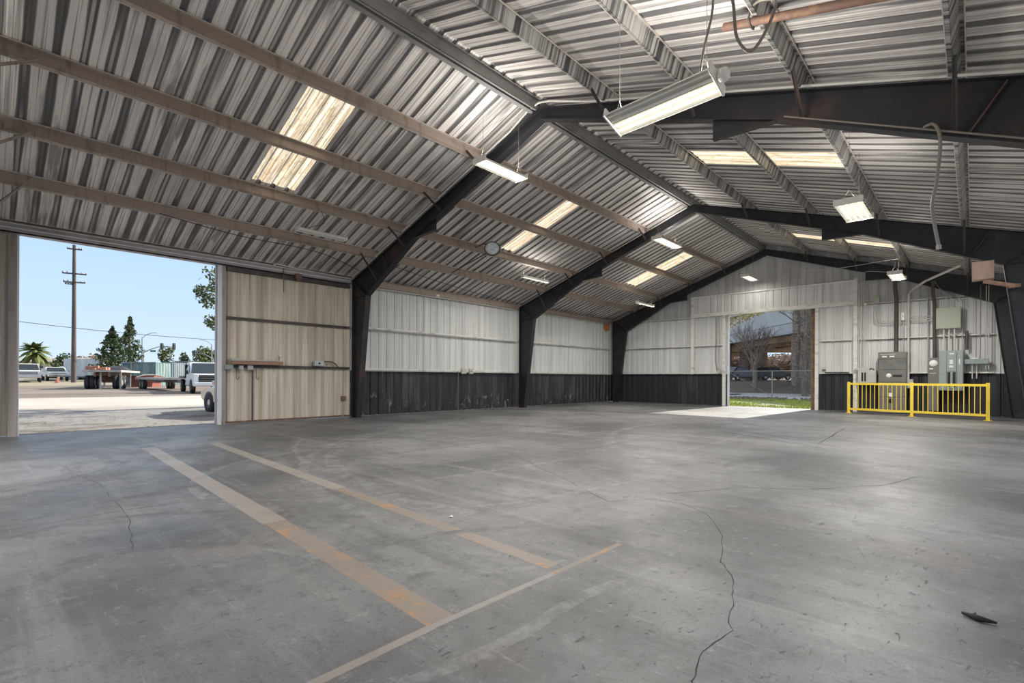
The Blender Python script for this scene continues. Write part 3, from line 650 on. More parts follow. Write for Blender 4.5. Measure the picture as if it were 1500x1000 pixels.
# ================================================================== THINGS ON THE TAN DOOR LEAF
def jbox(name, c, sz, m, label, cat, group=None, lid=None, parts=()):
    t_ = thing(name, label, cat, c, group)
    q = MB(); q.bbox((c[0]-sz[0]/2, c[1]-sz[1]/2, c[2]-sz[2]/2), (c[0]+sz[0]/2, c[1]+sz[1]/2, c[2]+sz[2]/2), 0.008); obj('body', q, m, t_)
    return t_
for y, w, m, lab in ((4.47, .20, M_teal, 'bluish grey junction box at the left end of the door rail, by the pale jamb'), (4.76, .11, M_greyl, 'small pale junction box on the door rail, under the left part of the timber tray'), (4.99, .14, M_greyl, 'square white junction box on the door rail above the dark door strip')):
    t_ = jbox('junction_box', (0.11, y, 1.50), (0.07, w, 0.13 if w > .12 else .10), m, lab, 'junction box', 'boxes on the door rail')
    q = MB(); q.bbox((0.146, y - w*.42, 1.45), (0.152, y + w*.42, 1.55), 0.003); obj('cover', q, m, t_)
tr = thing('timber_tray', 'long reddish timber tray with a dusty grey top lying along the tan door rail', 'tray', (0.14, 5.15, 1.56))
q = MB(); q.bbox((0.08, 4.52, 1.575), (0.24, 5.82, 1.665), 0.01); obj('front_board', q, M_woodr, tr)
q = MB(); q.bbox((0.06, 4.50, 1.667), (0.25, 5.80, 1.70), 0.008); q.bbox((0.06, 4.50, 1.70), (0.2, 4.7, 1.735), .008); obj('dusty_top', q, M_greyl, tr)
q = MB(); q.tube([(0.12, 5.74, 1.70), (0.12, 5.76, 1.80), (.12, 5.72, 1.83)], 0.012, 6); obj('hook', q, M_condd, tr)
t_ = thing('disconnect_switch', 'grey metal switch box with a round black knob on the tan door rail', 'switch box', (0.10, 6.87, 1.57))
q = MB(); q.bbox((0.08, 6.74, 1.575), (0.20, 7.03, 1.74), 0.01); obj('body', q, M_galv, t_)
q = MB(); q.lathe((0.20, 6.88, 1.655), [(0, .025), (.028, .02), (.03, 0)], 14, 'x'); obj('knob', q, M_dark, t_)
q = MB(); q.tube([(0.12, 7.03, 1.715), (0.12, 7.30, 1.715), (0.12, 7.42, 1.66), (.12, 7.50, 1.565)], 0.018, 8); obj('conduit', q, M_condd, t_)
for y, lab in ((4.66, 'dark wire hook hanging below the door rail, nearer the doorway'), (5.16, 'dark wire hook hanging beside the dark door strip')):
    q = MB(); q.tube([(0.075, y - .01, 1.49), (0.085, y, 1.22), (0.09, y + .03, 1.17), (0.09, y + .06, 1.19), (.09, y + .06, 1.26)], 0.008, 6); solo('wall_hook', q, M_wire, lab, 'hook', 'hooks on the door leaf')
t_ = thing('outlet_box', 'rusty outlet box on a thin conduit low at the tan door leaf right end', 'outlet', (0.06, 7.72, 0.58))
q = MB(); q.bbox((0.005, 7.66, 0.52), (0.08, 7.80, 0.66), .006); obj('box', q, M_rust, t_)
q = MB(); q.tube([(0.03, 7.74, 0.52), (0.03, 7.74, 0.01)], 0.014, 6); obj('conduit', q, M_galv, t_)
# conduit under the header with a drop rod
q = MB(); q.tube([(0.22, 5.6, 4.38), (0.22, 6.4, 4.34), (0.22, 7.86, 4.30)], 0.018, 6); q.tube([(0.22, 5.55, 4.33), (0.22, 5.6, 4.38)], 0.03, 6)
solo('header_conduit', q, M_condw, 'white conduit running along the header above the tan door leaf', 'conduit')
q = MB(); q.bar((0.20, 5.83, 4.30), (0.20, 5.83, 3.62), 0.02, 0.02); solo('hanging_rod', q, M_rust, 'dark rod hanging down over the top of the tan door leaf', 'rod')
q = MB(); q.bbox((0.172, 6.15, 4.05), (0.26, 6.33, 4.20), .01); q.box((.19, 6.2, 3.97), (.22, 6.26, 4.05)); solo('door_hanger', q, M_rust, 'rusty roller hanger on the track above the tan door leaf', 'door hanger')
# left wall bits
for y, lab in ((12.62, 'square white box on the left wall girt'), (12.99, 'white outlet box with a dark socket on the left wall girt')):
    t_ = jbox('junction_box', (0.14, y, 1.50), (0.07, 0.24 if y < 12.8 else .19, 0.2), M_greyl, lab, 'junction box', 'boxes on the left wall')
    if y > 12.8: q = MB(); q.lathe((0.176, y, 1.50), [(0, .004), (.022, .003), (.024, 0)], 12, 'x'); obj('socket', q, M_dark, t_)
q = MB(); q.tube([(0.13, 12.35, 0.02), (0.13, 12.35, 1.5)], 0.014, 6); solo('wall_conduit', q, M_greyp, 'thin conduit rising up the black band of the left wall to the white boxes', 'conduit')
t_ = thing('alarm_box', 'small orange box high on the left wall beside the far column', 'alarm', (0.1, 22.75, 4.0))
q = MB(); q.bbox((0.06, 22.62, 3.80), (0.2, 22.86, 4.14), .015); obj('case', q, M_orange, t_); q = MB(); q.lathe((.2, 22.74, 4.06), [(0, .03), (.04, .02), (.05, 0)], 12, 'x'); obj('lens', q, M_rust, t_)
q = MB(); q.tube([(0.10, 8.12, 4.15), (0.10, 12.4, 4.17), (.10, 15.6, 4.15)], 0.02, 6); q.box((.08, 11.3, 4.17), (.12, 11.45, 4.27)); solo('eave_conduit', q, M_condw, 'pale conduit along the top of the left wall in the middle bay', 'conduit')
q = MB(); q.tube([(0.10, 15.9, 4.15), (.10, 23.1, 4.16)], 0.02, 6); solo('eave_conduit', q, M_condw, 'pale conduit along the top of the left wall in the far bay', 'conduit')
# conduit on near rafter
q = MB(); pts = [(0.35, 7.86, 4.34)] + [(x, 7.86, top(x) + .025) for x in (1.2, 3, 5, 7.0)] + [(7.5, 7.86, 6.87), (7.8, 7.86, 6.93), (8.1, 7.86, 6.86)] + [(x, 7.86, top(x) + .025) for x in (9, 11, 13, 15)]
q.tube(pts, 0.022, 8); solo('rafter_conduit', q, M_condw, 'white conduit following the top edge of the nearest portal frame over the ridge', 'conduit')
# wires
def wire(pts, r, m, lab, name='overhead_wire', cat='wire', group=None, sub=6):
    P = [Vector(p) for p in pts]; out = []
    for i in range(len(P) - 1):
        p0, p1, p2, p3 = P[max(i-1, 0)], P[i], P[i+1], P[min(i+2, len(P)-1)]
        for j in range(sub):
            s = j / sub; out.append(0.5*((2*p1) + (p2-p0)*s + (2*p0-5*p1+4*p2-p3)*s*s + (3*p1-p0-3*p2+p3)*s**3))
    out.append(P[-1]); q = MB(); q.tube(out, r, 6); return solo(name, q, m, lab, cat, group)
wire([(1.75, 2.6, 4.70), (1.6, 4.2, 4.60), (1.5, 6.2, 4.60), (0.9, 7.85, 4.42)], 0.009, M_wire, 'black cable slung below the lowest left purlin over the doorway')
wire([(1.6, 8.1, 4.66), (1.2, 10.5, 4.48), (.7, 13, 4.42), (.5, 15.6, 4.36)], 0.009, M_wire, 'black cable sagging under the left purlins in the middle bay')
wire([(3.02, 5.55, 5.2), (2.75, 5.75, 5.02), (2.5, 5.6, 4.95), (2.42, 5.45, 4.88)], 0.007, M_wire, 'short black cord looping down to the unlit strip light', 'light_cord', 'cord')
wire([(6.15, 15.90, 6.08), (6.3, 19, 5.75), (5.8, 23.05, 5.5)], 0.006, M_wire, 'thin dark wire running from the second frame to the far frame')
wire([(12.70, 18.9, 4.9), (10.0, 20.5, 5.2), (7.8, 22.8, 6.45)], 0.007, M_condw, 'pale wire strung from the ridge to the small right-hand light')
wire([(12.66, 19.2, 4.52), (11.6, 21.3, 5.05), (11.0, 23.3, 5.15)], 0.006, M_condw, 'pale wire from the small right-hand light to the white post')
wire([(13.94, 7.84, 4.32), (14.04, 7.80, 4.31), (14.1, 7.74, 4.08), (14.07, 7.73, 3.6), (14.03, 7.73, 3.3), (14.09, 7.73, 2.83)], 0.018, M_cable, 'grey hose hanging from the lower edge of the nearest right rafter', 'hanging_hose', 'hose')
q = MB(); q.tube([(14.088, 7.73, 2.84), (14.092, 7.73, 2.79)], 0.026, 8); obj('nozzle', q, M_chain, bpy.data.objects['hanging_hose'])
wire([(x, 7.83, botz(x) + .02) for x in (12.4, 13.2, 14.0, 14.8)], 0.012, M_cable, 'grey cable clipped along the lower flange of the nearest right rafter', 'rafter_cable', 'cable')
wire([(12.66, 4.6, 5.12), (12.80, 4.6, 4.66), (12.84, 4.6, 4.30), (12.95, 4.62, 4.13), (13.06, 4.66, 4.27), (13.12, 4.75, 4.55), (12.85, 5.3, 5.02), (12.63, 5.75, 5.33)], 0.014, M_cable, 'grey cable loop hanging under the upper right purlin beside the rusty pipe', 'cable_loop', 'cable')
wire([(12.45, 4.6, 5.22), (12.55, 4.8, 4.9), (12.42, 4.9, 4.5), (12.36, 4.95, 4.28)], 0.012, M_cable, 'light cord running down to the right end of the nearest hanging light', 'light_cord', 'cord')
hp = thing('heater_pipe', 'rusty brown pipe strapped across the underside of a right purlin near the camera', 'pipe', (12.6, 5.4, 5.0))
q = MB(); q.tube([(12.22, 6.0, 5.405), (13.9, 5.88, 4.87)], 0.045, 12); obj('pipe', q, M_rust, hp)
q = MB(); q.tube([(12.53, 5.97, 5.50), (12.52, 5.92, 5.31), (12.53, 5.96, 5.24), (12.54, 6.03, 5.25), (12.54, 6.05, 5.34), (12.53, 6.0, 5.5)], 0.012, 6); obj('strap', q, M_condd, hp)
# plywood box on its bracket
bx = thing('plywood_box', 'pinkish plywood box on a timber bracket high beside the right column', 'box', (14.55, 15.4, 3.7))
q = MB(); q.bbox((14.36, 15.25, 3.50), (14.72, 15.55, 3.90), .006); obj('box', q, M_wood, bx)
q = MB(); q.bar((14.55, 15.35, 3.46), (15.05, 15.35, 3.30), 0.12, 0.08); q.bar((14.98, 15.35, 3.30), (15.12, 15.6, 3.34), .08, .08); obj('bracket', q, M_woodr, bx)
q = MB(); q.box((14.535, 15.243, 3.505), (14.55, 15.251, 3.895)); obj('joint_strip', q, M_wood, bx)

# ================================================================== ELECTRICAL WALL
YW = 23.30
def pipe(pts, r, m, lab, name='wall_conduit', cat='conduit', group='conduits on the gable wall'):
    q = MB(); q.tube(pts, r, 8); return solo(name, q, m, lab, cat, group)
def bend(x0, z0, x1, z1, r=0.15, y=YW, n=5):
    """vertical drop from (x0,z0) then horizontal to x1 at z1"""
    s = 1 if x1 > x0 else -1; c = (x0 + s*r, z1 + r)
    return [(x0, y, z0)] + [(c[0] - s*r*math.cos(PI/2*i/n), y, c[1] - r*math.sin(PI/2*i/n)) for i in range(n+1)] + [(x1, y, z1)]
# grey load centre on the left
t_ = thing('load_centre', 'small light grey breaker panel with two dark slots left of the big switchboard', 'electrical panel', (11.38, 23.2, 1.3))
q = MB(); q.bbox((11.12, 23.08, 1.12), (11.70, 23.40, 1.60), .01); obj('cabinet', q, M_greyl, t_)
for x in (11.24, 11.33): q = MB(); q.box((x, 23.07, 1.18), (x + .055, 23.082, 1.52)); obj('breaker_slot', q, M_dark, t_)
q = MB(); q.bbox((11.46, 23.06, 1.14), (11.68, 23.082, 1.56), .004); obj('door', q, M_greyl, t_)
q = MB(); q.bbox((11.02, 23.15, 1.60), (11.48, 23.38, 1.70), .01); solo('wireway', q, M_galv, 'short grey wireway lying on top of the small breaker panel', 'wireway')
wire([(11.48, 23.25, 1.66), (11.58, 23.2, 1.66), (11.62, 23.2, 1.57)], 0.03, M_greyp, 'dark flexible elbow from the short wireway into the small breaker panel', 'flexible_conduit', 'conduit')
# main switchboard
t_ = thing('switchboard', 'large dark grey switchboard cabinet with an oval white badge behind the yellow railing', 'electrical panel', (12.19, 23.1, 0))
q = MB(); q.bbox((11.78, 22.92, 0.02), (12.62, 23.40, 2.27), .012); obj('cabinet', q, M_greyp, t_)
for z0, z1 in ((2.02, 2.22), (1.62, 2.0), (1.16, 1.60), (0.62, 1.14), (.08, .60)):
    q = MB(); q.bbox((11.80, 22.905, z0), (12.60, 22.93, z1 - .012), .006); obj('front_panel', q, M_greyp, t_)
q = MB(); q.lathe((12.10, 22.905, 1.40), [(0, -.012), (.075, -.01), (.08, 0)], 20, 'y'); obj('oval_badge', q, M_tag, t_)
q = MB(); q.bbox((12.22, 22.885, 1.36), (12.48, 22.906, 1.43), .006); obj('handle', q, M_dark, t_)
for x in (11.90, 12.12): q = MB(); q.box((x, 22.898, 2.08), (x + .14, 22.906, 2.13)); obj('label_plate', q, M_tag, t_)
q = MB(); q.box((11.84, 22.898, 2.17), (12.30, 22.906, 2.195)); obj('warning_strip', q, M_greyl, t_)
q = MB(); q.bbox((12.10, 22.87, 0.62), (12.22, 22.91, .76), .01); obj('lever', q, M_tag, t_)
q = MB(); q.bbox((12.12, 22.875, .50), (12.22, 22.91, .55), .008); q.lathe((12.16, 22.90, .46), [(0, -.03), (.05, -.02), (.06, 0)], 12, 'y'); obj('lock', q, M_dark, t_)
pipe([(12.28, 23.25, 2.27), (12.28, 23.25, 4.25), (12.26, 23.05, 4.6), (12.26, 23.05, 5.2)], 0.065, M_condd, 'thick dark pipe rising from the top of the big switchboard', 'service_pipe', 'pipe', None)
pipe([(12.64, 23.2, 1.25), (12.64, 23.2, 4.28), (12.66, 23.15, 4.42), (12.75, 23.0, 4.5), (13.2, 21.6, 4.56), (14.1, 19.6, 4.60)], 0.04, M_condw, 'tall pale conduit beside the switchboard that bends away under the roof', group=None)
t_ = jbox('junction_box', (12.70, 23.22, 1.10), (0.17, 0.14, 0.34), M_greyl, 'grey box at the foot of the tall pale conduit, behind the middle railing post', 'junction box')
q = MB(); q.bbox((12.63, 23.13, .95), (12.77, 23.15, 1.25), .004); obj('cover', q, M_greyl, t_)
pipe([(12.70, 23.2, 0.93), (12.70, 23.2, 0.02)], 0.03, M_condd, 'dark pipe from the grey box down to the floor', 'service_pipe', 'pipe', None)
# meter socket and teal panel
t_ = thing('meter_cabinet', 'narrow grey meter cabinet with a white oval disc beside the teal panel', 'electrical panel', (13.37, 23.2, 0.9))
q = MB(); q.bbox((13.20, 23.05, 0.15), (13.50, 23.40, 2.03), .01); obj('cabinet', q, M_greyp, t_)
q = MB(); q.lathe((13.35, 23.05, 1.84), [(0, -.02), (.10, -.015), (.115, 0)], 20, 'y'); obj('oval_disc', q, M_tag, t_)
for a_, b_ in (((13.24, 23.04, 1.62), (13.34, 23.052, 1.66)), ((13.25, 23.04, 1.475), (13.42, 23.052, 1.49))): q = MB(); q.box(a_, b_); obj('label_plate', q, M_tag, t_)
pipe([(13.37, 23.25, 2.03), (13.36, 23.22, 4.0), (13.33, 23.05, 4.3), (13.33, 23.0, 4.75)], 0.055, M_condd, 'thick dark pipe rising from the grey meter cabinet', 'service_pipe', 'pipe', None)
t_ = thing('panelboard', 'tall pale teal breaker panel with two black slots, mounted right of the meter cabinet', 'electrical panel', (13.85, 23.2, 0.8))
q = MB(); q.bbox((13.50, 23.02, 0.88), (14.14, 23.40, 2.27), .01); obj('cabinet', q, M_teal, t_)
q = MB(); q.bbox((13.53, 22.995, .92), (13.70, 23.022, 2.24), .005); obj('side_panel', q, M_teal, t_)
q = MB(); q.bbox((13.71, 22.985, 1.55), (13.96, 23.022, 2.20), .008); q.bbox((13.71, 22.985, .95), (13.96, 23.022, 1.54), .008); obj('door', q, M_teal, t_)
q = MB(); q.bbox((13.98, 22.995, .92), (14.12, 23.022, 2.24), .005); obj('side_panel', q, M_teal, t_)
for x in (13.725, 13.86): q = MB(); q.box((x, 22.978, 1.0), (x + .075, 22.988, 1.52)); obj('breaker_slot', q, M_dark, t_)
for a_, b_ in (((13.78, 22.978, 1.80), (13.87, 22.987, 1.95)), ((13.77, 22.978, 1.68), (13.88, 22.987, 1.75)), ((13.78, 22.978, 2.14), (13.90, 22.987, 2.18)), ((14.02, 22.988, 1.80), (14.05, 22.997, 1.98))): q = MB(); q.box(a_, b_); obj('label_plate', q, M_tag, t_)
t_ = jbox('pull_box', (13.74, 23.22, 3.42), (0.66, 0.22, 0.74), M_sage, 'large blank sage-coloured pull box high above the teal panel', 'junction box')
q = MB(); q.bbox((13.43, 23.095, 3.07), (14.05, 23.112, 3.77), .004); obj('cover', q, M_sage, t_)
for i, x in enumerate((13.62, 13.76, 13.90)):
    pipe([(x, 23.22, 3.05), (x, 23.22, 2.27)], 0.024, M_condw, ('left', 'middle', 'right')[i] + ' one of the three white conduits between the sage box and the teal panel')
for i, x in enumerate((13.68, 13.80)):
    pipe([(x, 23.25, 3.79), (x, 23.25, 4.18)], 0.016, M_galv, ('left', 'right')[i] + ' one of the two short conduits rising from the top of the sage box')
pipe([(14.10, 23.38, 2.27), (14.10, 23.38, 4.0), (14.0, 23.38, 4.16), (13.45, 23.38, 4.22)], 0.018, M_galv, 'thin conduit up the right side of the sage box and back over it')
t_ = thing('wire_trough', 'long horizontal grey-green wiring trough right of the teal panel', 'wireway', (14.42, 23.25, 1.9))
q = MB(); q.bbox((14.15, 23.12, 1.80), (14.76, 23.36, 1.97), .008); obj('trough', q, M_teal, t_); q = MB(); q.box((14.32, 23.14, 1.97), (14.50, 23.3, 2.01)); obj('label_plate', q, M_tag, t_)
for i, x in enumerate((14.36, 14.47)): pipe([(x, 23.25, 1.80), (x, 23.25, 1.3)], 0.018, M_condw, ('left', 'right')[i] + ' one of the two short conduits dropping from the wiring trough')
pipe([(14.55, 23.25, 1.97), (14.56, 23.25, 2.3), (14.56, 23.2, 4.5)], 0.014, M_cable, 'brown cable rising from the wiring trough past the plywood box')
for i, x in enumerate((14.70, 14.76)):
    pipe([(x, 23.22, 1.62), (x, 23.22, 4.45)], 0.012, M_condw, ('left', 'right')[i] + ' one of the two thin vertical conduits near the far right column')
pipe([(13.18, 23.37, 1.5), (13.18, 23.37, 4.9)], 0.022, M_galv, 'slotted channel strut running up the gable wall left of the meter pipe', 'channel_strut', 'strut', None)
q = MB()
for z in range(14): q.box((13.165, 23.342, 3.4 + z*.05), (13.195, 23.350, 3.425 + z*.05))
obj('slots', q, M_dark, bpy.data.objects['channel_strut'])
pipe([(14.22, 23.3, 2.3), (14.22, 23.3, 2.95)], 0.045, M_condd, 'short dark pipe stub at the right corner of the teal panel', 'service_pipe', 'pipe', None)
# boxes and conduits near white post
for i, x in enumerate((11.12, 11.20, 11.28)):
    pipe([(x, 23.30, 1.70), (x, 23.30, 4.6 + i*.12), (x + .02, 23.2, 5.0)], 0.014, M_condw, ('leftmost', 'middle', 'rightmost')[i] + ' of the three thin white conduits beside the tall white post')
t_ = jbox('junction_box', (11.66, 23.24, 4.30), (0.24, 0.12, 0.22), M_sage, 'pale square junction box on the upper girt left of the dark switchboard pipe', 'junction box'); q = MB(); q.bbox((11.56, 23.17, 4.21), (11.76, 23.182, 4.39), .004); obj('cover', q, M_sage, t_)
q = MB(); q.lathe((11.33, 23.24, 4.15), [(0, -.05), (.05, -.045), (.055, .05), (0, .06)], 14, 'y'); solo('round_junction_box', q, M_lampw, 'small round white box on the upper girt by the white conduits', 'junction box')
pipe([(11.34, 23.27, 4.10), (11.34, 23.27, 1.6)], 0.012, M_condw, 'thin conduit dropping from the small round white box')
pipe([(11.25, 23.27, 4.28), (11.54, 23.27, 4.28)], 0.014, M_condw, 'short horizontal conduit between the white conduits and the pale square box')
pipe(bend(11.62, 4.19, 12.60, 3.36, .18), 0.016, M_galv, 'outer of the two bent conduits curving down from the pale square box')
pipe(bend(11.70, 4.19, 12.60, 3.44, .18), 0.016, M_galv, 'inner of the two bent conduits curving down from the pale square box')
pipe([(12.48, 23.22, 4.7), (12.48, 23.22, 3.72)], 0.016, M_condw, 'white drop conduit beside the dark switchboard pipe')
t_ = jbox('junction_box', (12.48, 23.2, 3.58), (0.10, 0.09, 0.28), M_lampw, 'narrow white switch box at the end of the white drop conduit', 'junction box'); q = MB(); q.box((12.465, 23.147, 3.55), (12.495, 23.157, 3.63)); obj('toggle', q, M_greyl, t_)
pipe([(12.5, 23.24, 3.42), (12.5, 23.24, 2.27)], 0.012, M_galv, 'thin conduit from the narrow white switch box down to the switchboard')
for i, z in enumerate((3.40, 3.48, 3.56)):
    pipe([(12.68, 23.3, z), (13.43, 23.25, z - .03)], 0.016, M_galv, ('lowest', 'middle', 'uppermost')[i] + ' of the three horizontal conduits running into the sage box')
wire([(11.22, 23.2, 4.62), (11.4, 23.2, 4.78), (11.9, 23.1, 4.95)], 0.012, M_condw, 'pale curved cable arching up beside the tall white post', 'curved_cable', 'cable')
wire([(13.38, 22.95, 4.72), (13.5, 22.98, 4.48), (13.8, 23.02, 4.22), (14.02, 23.08, 3.95)], 0.012, M_cable, 'drooping cable from the dark meter pipe to the sage box conduit', 'curved_cable', 'cable')
q = MB(); q.tube([(9.98, 23.36, 1.53), (10.15, 23.36, 1.53), (10.8, 23.36, 1.53)], 0.02, 6); solo('shelf_pipe', q, M_condd, 'dark pipe lying on the low girt right of the end doorway', 'pipe')
t_ = thing('tin_can', 'small can standing on the low girt right of the end doorway', 'can', (9.93, 23.46, 1.53)); q = MB(); q.lathe((9.93, 23.46, 1.53), [(0, 0), (.05, 0), (.05, .2), (.0, .2)], 14); obj('can', q, M_greyl, t_); q = MB(); q.lathe((9.93, 23.46, 1.59), [(.0505, 0), (.052, .01), (.052, .06), (.0505, .07)], 14); obj('label_band', q, M_rust, t_)
wire([(5.62, 23.35, 4.1), (5.63, 23.33, 3.2), (5.60, 23.35, 2.2), (5.66, 23.35, 1.72), (5.74, 23.34, 1.6)], 0.02, M_cable, 'wavy grey cable hanging on the siding left of the end doorway', 'wall_cable', 'cable')
jbox('junction_box', (5.78, 23.34, 1.58), (0.14, .1, .12), M_greyl, 'small grey box on the low girt left of the end doorway', 'junction box')

# ================================================================== YELLOW RAILING
P3 = [Vector((10.99, 22.1, 0)), Vector((12.86, 21.62, 0)), Vector((14.72, 21.2, 0))]
rl = thing('safety_railing', 'yellow steel safety railing in front of the electrical panels', 'railing', (12.86, 21.62, 0))
for p in P3:
    q = MB(); q.bbox((p.x - .045, p.y - .045, 0.012), (p.x + .045, p.y + .045, 1.16), .006); q.bbox((p.x - .1, p.y - .1, 0), (p.x + .1, p.y + .1, .012), .003); obj('post', q, M_yellow, rl)
for a, b in zip(P3[:-1], P3[1:]):
    d = (b - a).normalized(); a2 = a + d*.045; b2 = b - d*.045
    for z, nm in ((1.09, 'top_rail'), (0.16, 'bottom_rail')):
        q = MB(); q.bar(a2 + Vector((0, 0, z)), b2 + Vector((0, 0, z)), 0.045, 0.075); obj(nm, q, M_yellow, rl)
    n = 13
    for i in range(1, n + 1):
        p = a2 + (b2 - a2)*(i/(n + 1)); q = MB(); q.bar(p + Vector((0, 0, .19)), p + Vector((0, 0, 1.06)), 0.02, 0.02, up=d); obj('baluster', q, M_yellow, rl)
q = MB(); q.add([(10.96, 2.87, .003), (10.99, 2.86, .01), (11.0, 2.895, .003), (10.965, 2.905, .012), (10.98, 2.885, .015)], [(0, 1, 4), (1, 2, 4), (2, 3, 4), (3, 0, 4)]); solo('paper_scrap', q, M_tag, 'tiny white paper scrap on the floor beyond the second faded line', 'scrap')
# dark rubber strip on the floor
q = MB(); q.tube([(14.36, 3.56, 0.012), (14.42, 3.52, 0.016), (14.49, 3.53, 0.012)], [0.008, 0.017, 0.006], 8); q.tube([(14.40, 3.54, .012), (14.41, 3.58, .02)], [.01, .004], 5)
solo('rubber_scrap', q, M_dark, 'black scrap of rubber lying on the floor at the lower right', 'scrap')

# ================================================================== OUTSIDE: GROUND
GX = [-400, -120, -80, -66, -50, -25, -10, -3, -0.3]; GZ = [1.3, 1.2, 1.05, .68, .32, .18, .08, .02, -.03]
GY = [23.7, 36, 45, 47, 52, 60, 120, 300]; GYZ = [-.04, -.10, -.10, .1, 1.0, 1.1, 1.3, 2.0]
def lerp(x, X, Z):
    if x <= X[0]: return Z[0]
    for a, b, p, q_ in zip(X[:-1], X[1:], Z[:-1], Z[1:]):
        if x <= b: return p + (q_ - p)*(x - a)/(b - a)
    return Z[-1]
def gyard(x): return lerp(x, GX, GZ)
def gend(y): return lerp(y, GY, GYZ)
def ground_mat(name, a, b_, c_, sc=1.0, green=None, rough=0.9, dirt=0.5):
    m, t, b = nt(name); v = coords(t, True)
    c = mix(t, step(t, noise(t, v, (0.10*sc, 0.22*sc, 0.1), 5, 0.65), 0.38, 0.62), a, b_)
    c = mix(t, step(t, noise(t, v, (1.2*sc, 1.2*sc, 1), 5, 0.7), 0.54, 0.70, dirt), c, c_)
    c = mix(t, step(t, noise(t, v, (6, 6, 6), 4, 0.75), 0.58, 0.70, dirt), c, tuple(x*0.5 for x in c_))
    if green: c = mix(t, step(t, noise(t, v, (0.8, 0.8, 1), 5, 0.7), green[1], green[1] + .12, 0.9), c, green[0])
    t.links.new(c, b.inputs['Base Color']); b.inputs['Roughness'].default_value = rough; b.inputs['Specular IOR Level'].default_value = 0.2
    bp = N(t, 'ShaderNodeBump'); bp.inputs['Strength'].default_value = 0.5; bp.inputs['Distance'].default_value = 0.03
    t.links.new(noise(t, v, (4, 4, 4), 5, 0.7), bp.inputs['Height']); t.links.new(bp.outputs[0], b.inputs['Normal'])
    return m
M_yard = ground_mat('yard_dirt', (0.52, 0.475, 0.41), (0.44, 0.40, 0.345), (0.27, 0.225, 0.18), dirt=0.35)
t = M_yard.node_tree; b = t.nodes['Principled BSDF']; v = coords(t, True); sp = N(t, 'ShaderNodeSeparateXYZ'); t.links.new(v, sp.inputs[0])
xw = mth(t, 'ADD', sp.outputs['X'], mth(t, 'MULTIPLY', mth(t, 'SUBTRACT', noise(t, v, (.25, .06, 1), 3), .5), 7.0))
c0 = b.inputs['Base Color'].links[0].from_socket
dirt = mix(t, step(t, noise(t, v, (.5, .12, 1), 4, .65), .42, .62), (0.17, 0.14, 0.115), (0.25, 0.21, 0.175))        # brown dirt beyond the paved lane
shade_asph = mix(t, step(t, noise(t, v, (.7, .35, 1), 5, .7), .50, .64), (0.24, 0.23, 0.215), (0.13, 0.105, 0.09))        # dusty asphalt with leaf litter by the door, darkened to paint in the shade
c1 = mix(t, step(t, xw, -17.5, -20.5), c0, dirt); c1 = mix(t, step(t, xw, -46, -54), c1, (0.30, 0.27, 0.19)); c1 = mix(t, step(t, xw, -9.5, -6.5), c1, shade_asph); t.links.new(c1, b.inputs['Base Color'])
M_pave = ground_mat('outer_paving', (0.40, 0.39, 0.37), (0.34, 0.33, 0.31), (0.25, 0.24, 0.22))
M_lawn = ground_mat('weedy_ground', (0.36, 0.32, 0.25), (0.27, 0.22, 0.17), (0.15, 0.10, 0.08), green=((0.20, 0.28, 0.05), 0.44))
M_road = ground_mat('road', (0.52, 0.50, 0.47), (0.46, 0.44, 0.41), (0.38, 0.36, 0.34), dirt=0.25)
M_bank = ground_mat('dirt_bank', (0.12, 0.092, 0.07), (0.17, 0.13, 0.095), (0.06, 0.05, 0.036), sc=3)
gd = MB(); ys = [-200, -40, -10, 0, 10, 25, 40, 80, 300]
vs = [(x, y, z) for x, z in zip(GX, GZ) for y in ys]; n = len(ys)
gd.add(vs, [(i*n+j, (i+1)*n+j, (i+1)*n+j+1, i*n+j+1) for i in range(len(GX)-1) for j in range(n-1)], 0, True)
tag(obj('yard_ground', gd, M_yard), 'sunlit dirt and gravel yard outside the left doorway', None, None, 'structure')
gd = MB(); xs = [-0.3, 400]
for (y0, y1, z0, z1, mi) in ((23.78, 36.4, -.04, -.10, 0), (36.4, 45, -.10, -.10, 1), (45, 47, -.10, .12, 2), (47, 52, .12, 1.0, 2), (52, 60, 1.0, 1.1, 2), (60, 300, 1.1, 2.0, 2)):
    gd.add([(-60 if y0 > 30 else -.3, y0, z0 + .02), (60, y0, z0 + .02), (60, y1, z1 + .02), (-60 if y0 > 30 else -.3, y1, z1 + .02)], [(0, 1, 2, 3)], mi)
gd.add([(-60, 45, -.08), (60, 45, -.08), (60, 45, .06), (-60, 45, .06), (-60, 45.2, .06), (60, 45.2, .06)], [(0, 1, 2, 3), (3, 2, 5, 4)], 1)
tag(obj('ground', gd, [M_lawn, M_road, M_bank]), 'weedy strip, pale road and dirt bank outside the end doorway', None, None, 'structure')
gd = MB(); gd.add([(HX + .26, -200, -.03), (300, -200, -.03), (300, 23.8, -.03), (HX + .26, 23.8, -.03)], [(0, 1, 2, 3)]); gd.add([(-.3, -200, -.03), (HX + .26, -200, -.03), (HX + .26, -9.01, -.03), (-.3, -9.01, -.03)], [(0, 1, 2, 3)])
tag(obj('paving_ground', gd, M_pave), 'paved ground beside the building', None, None, 'structure')

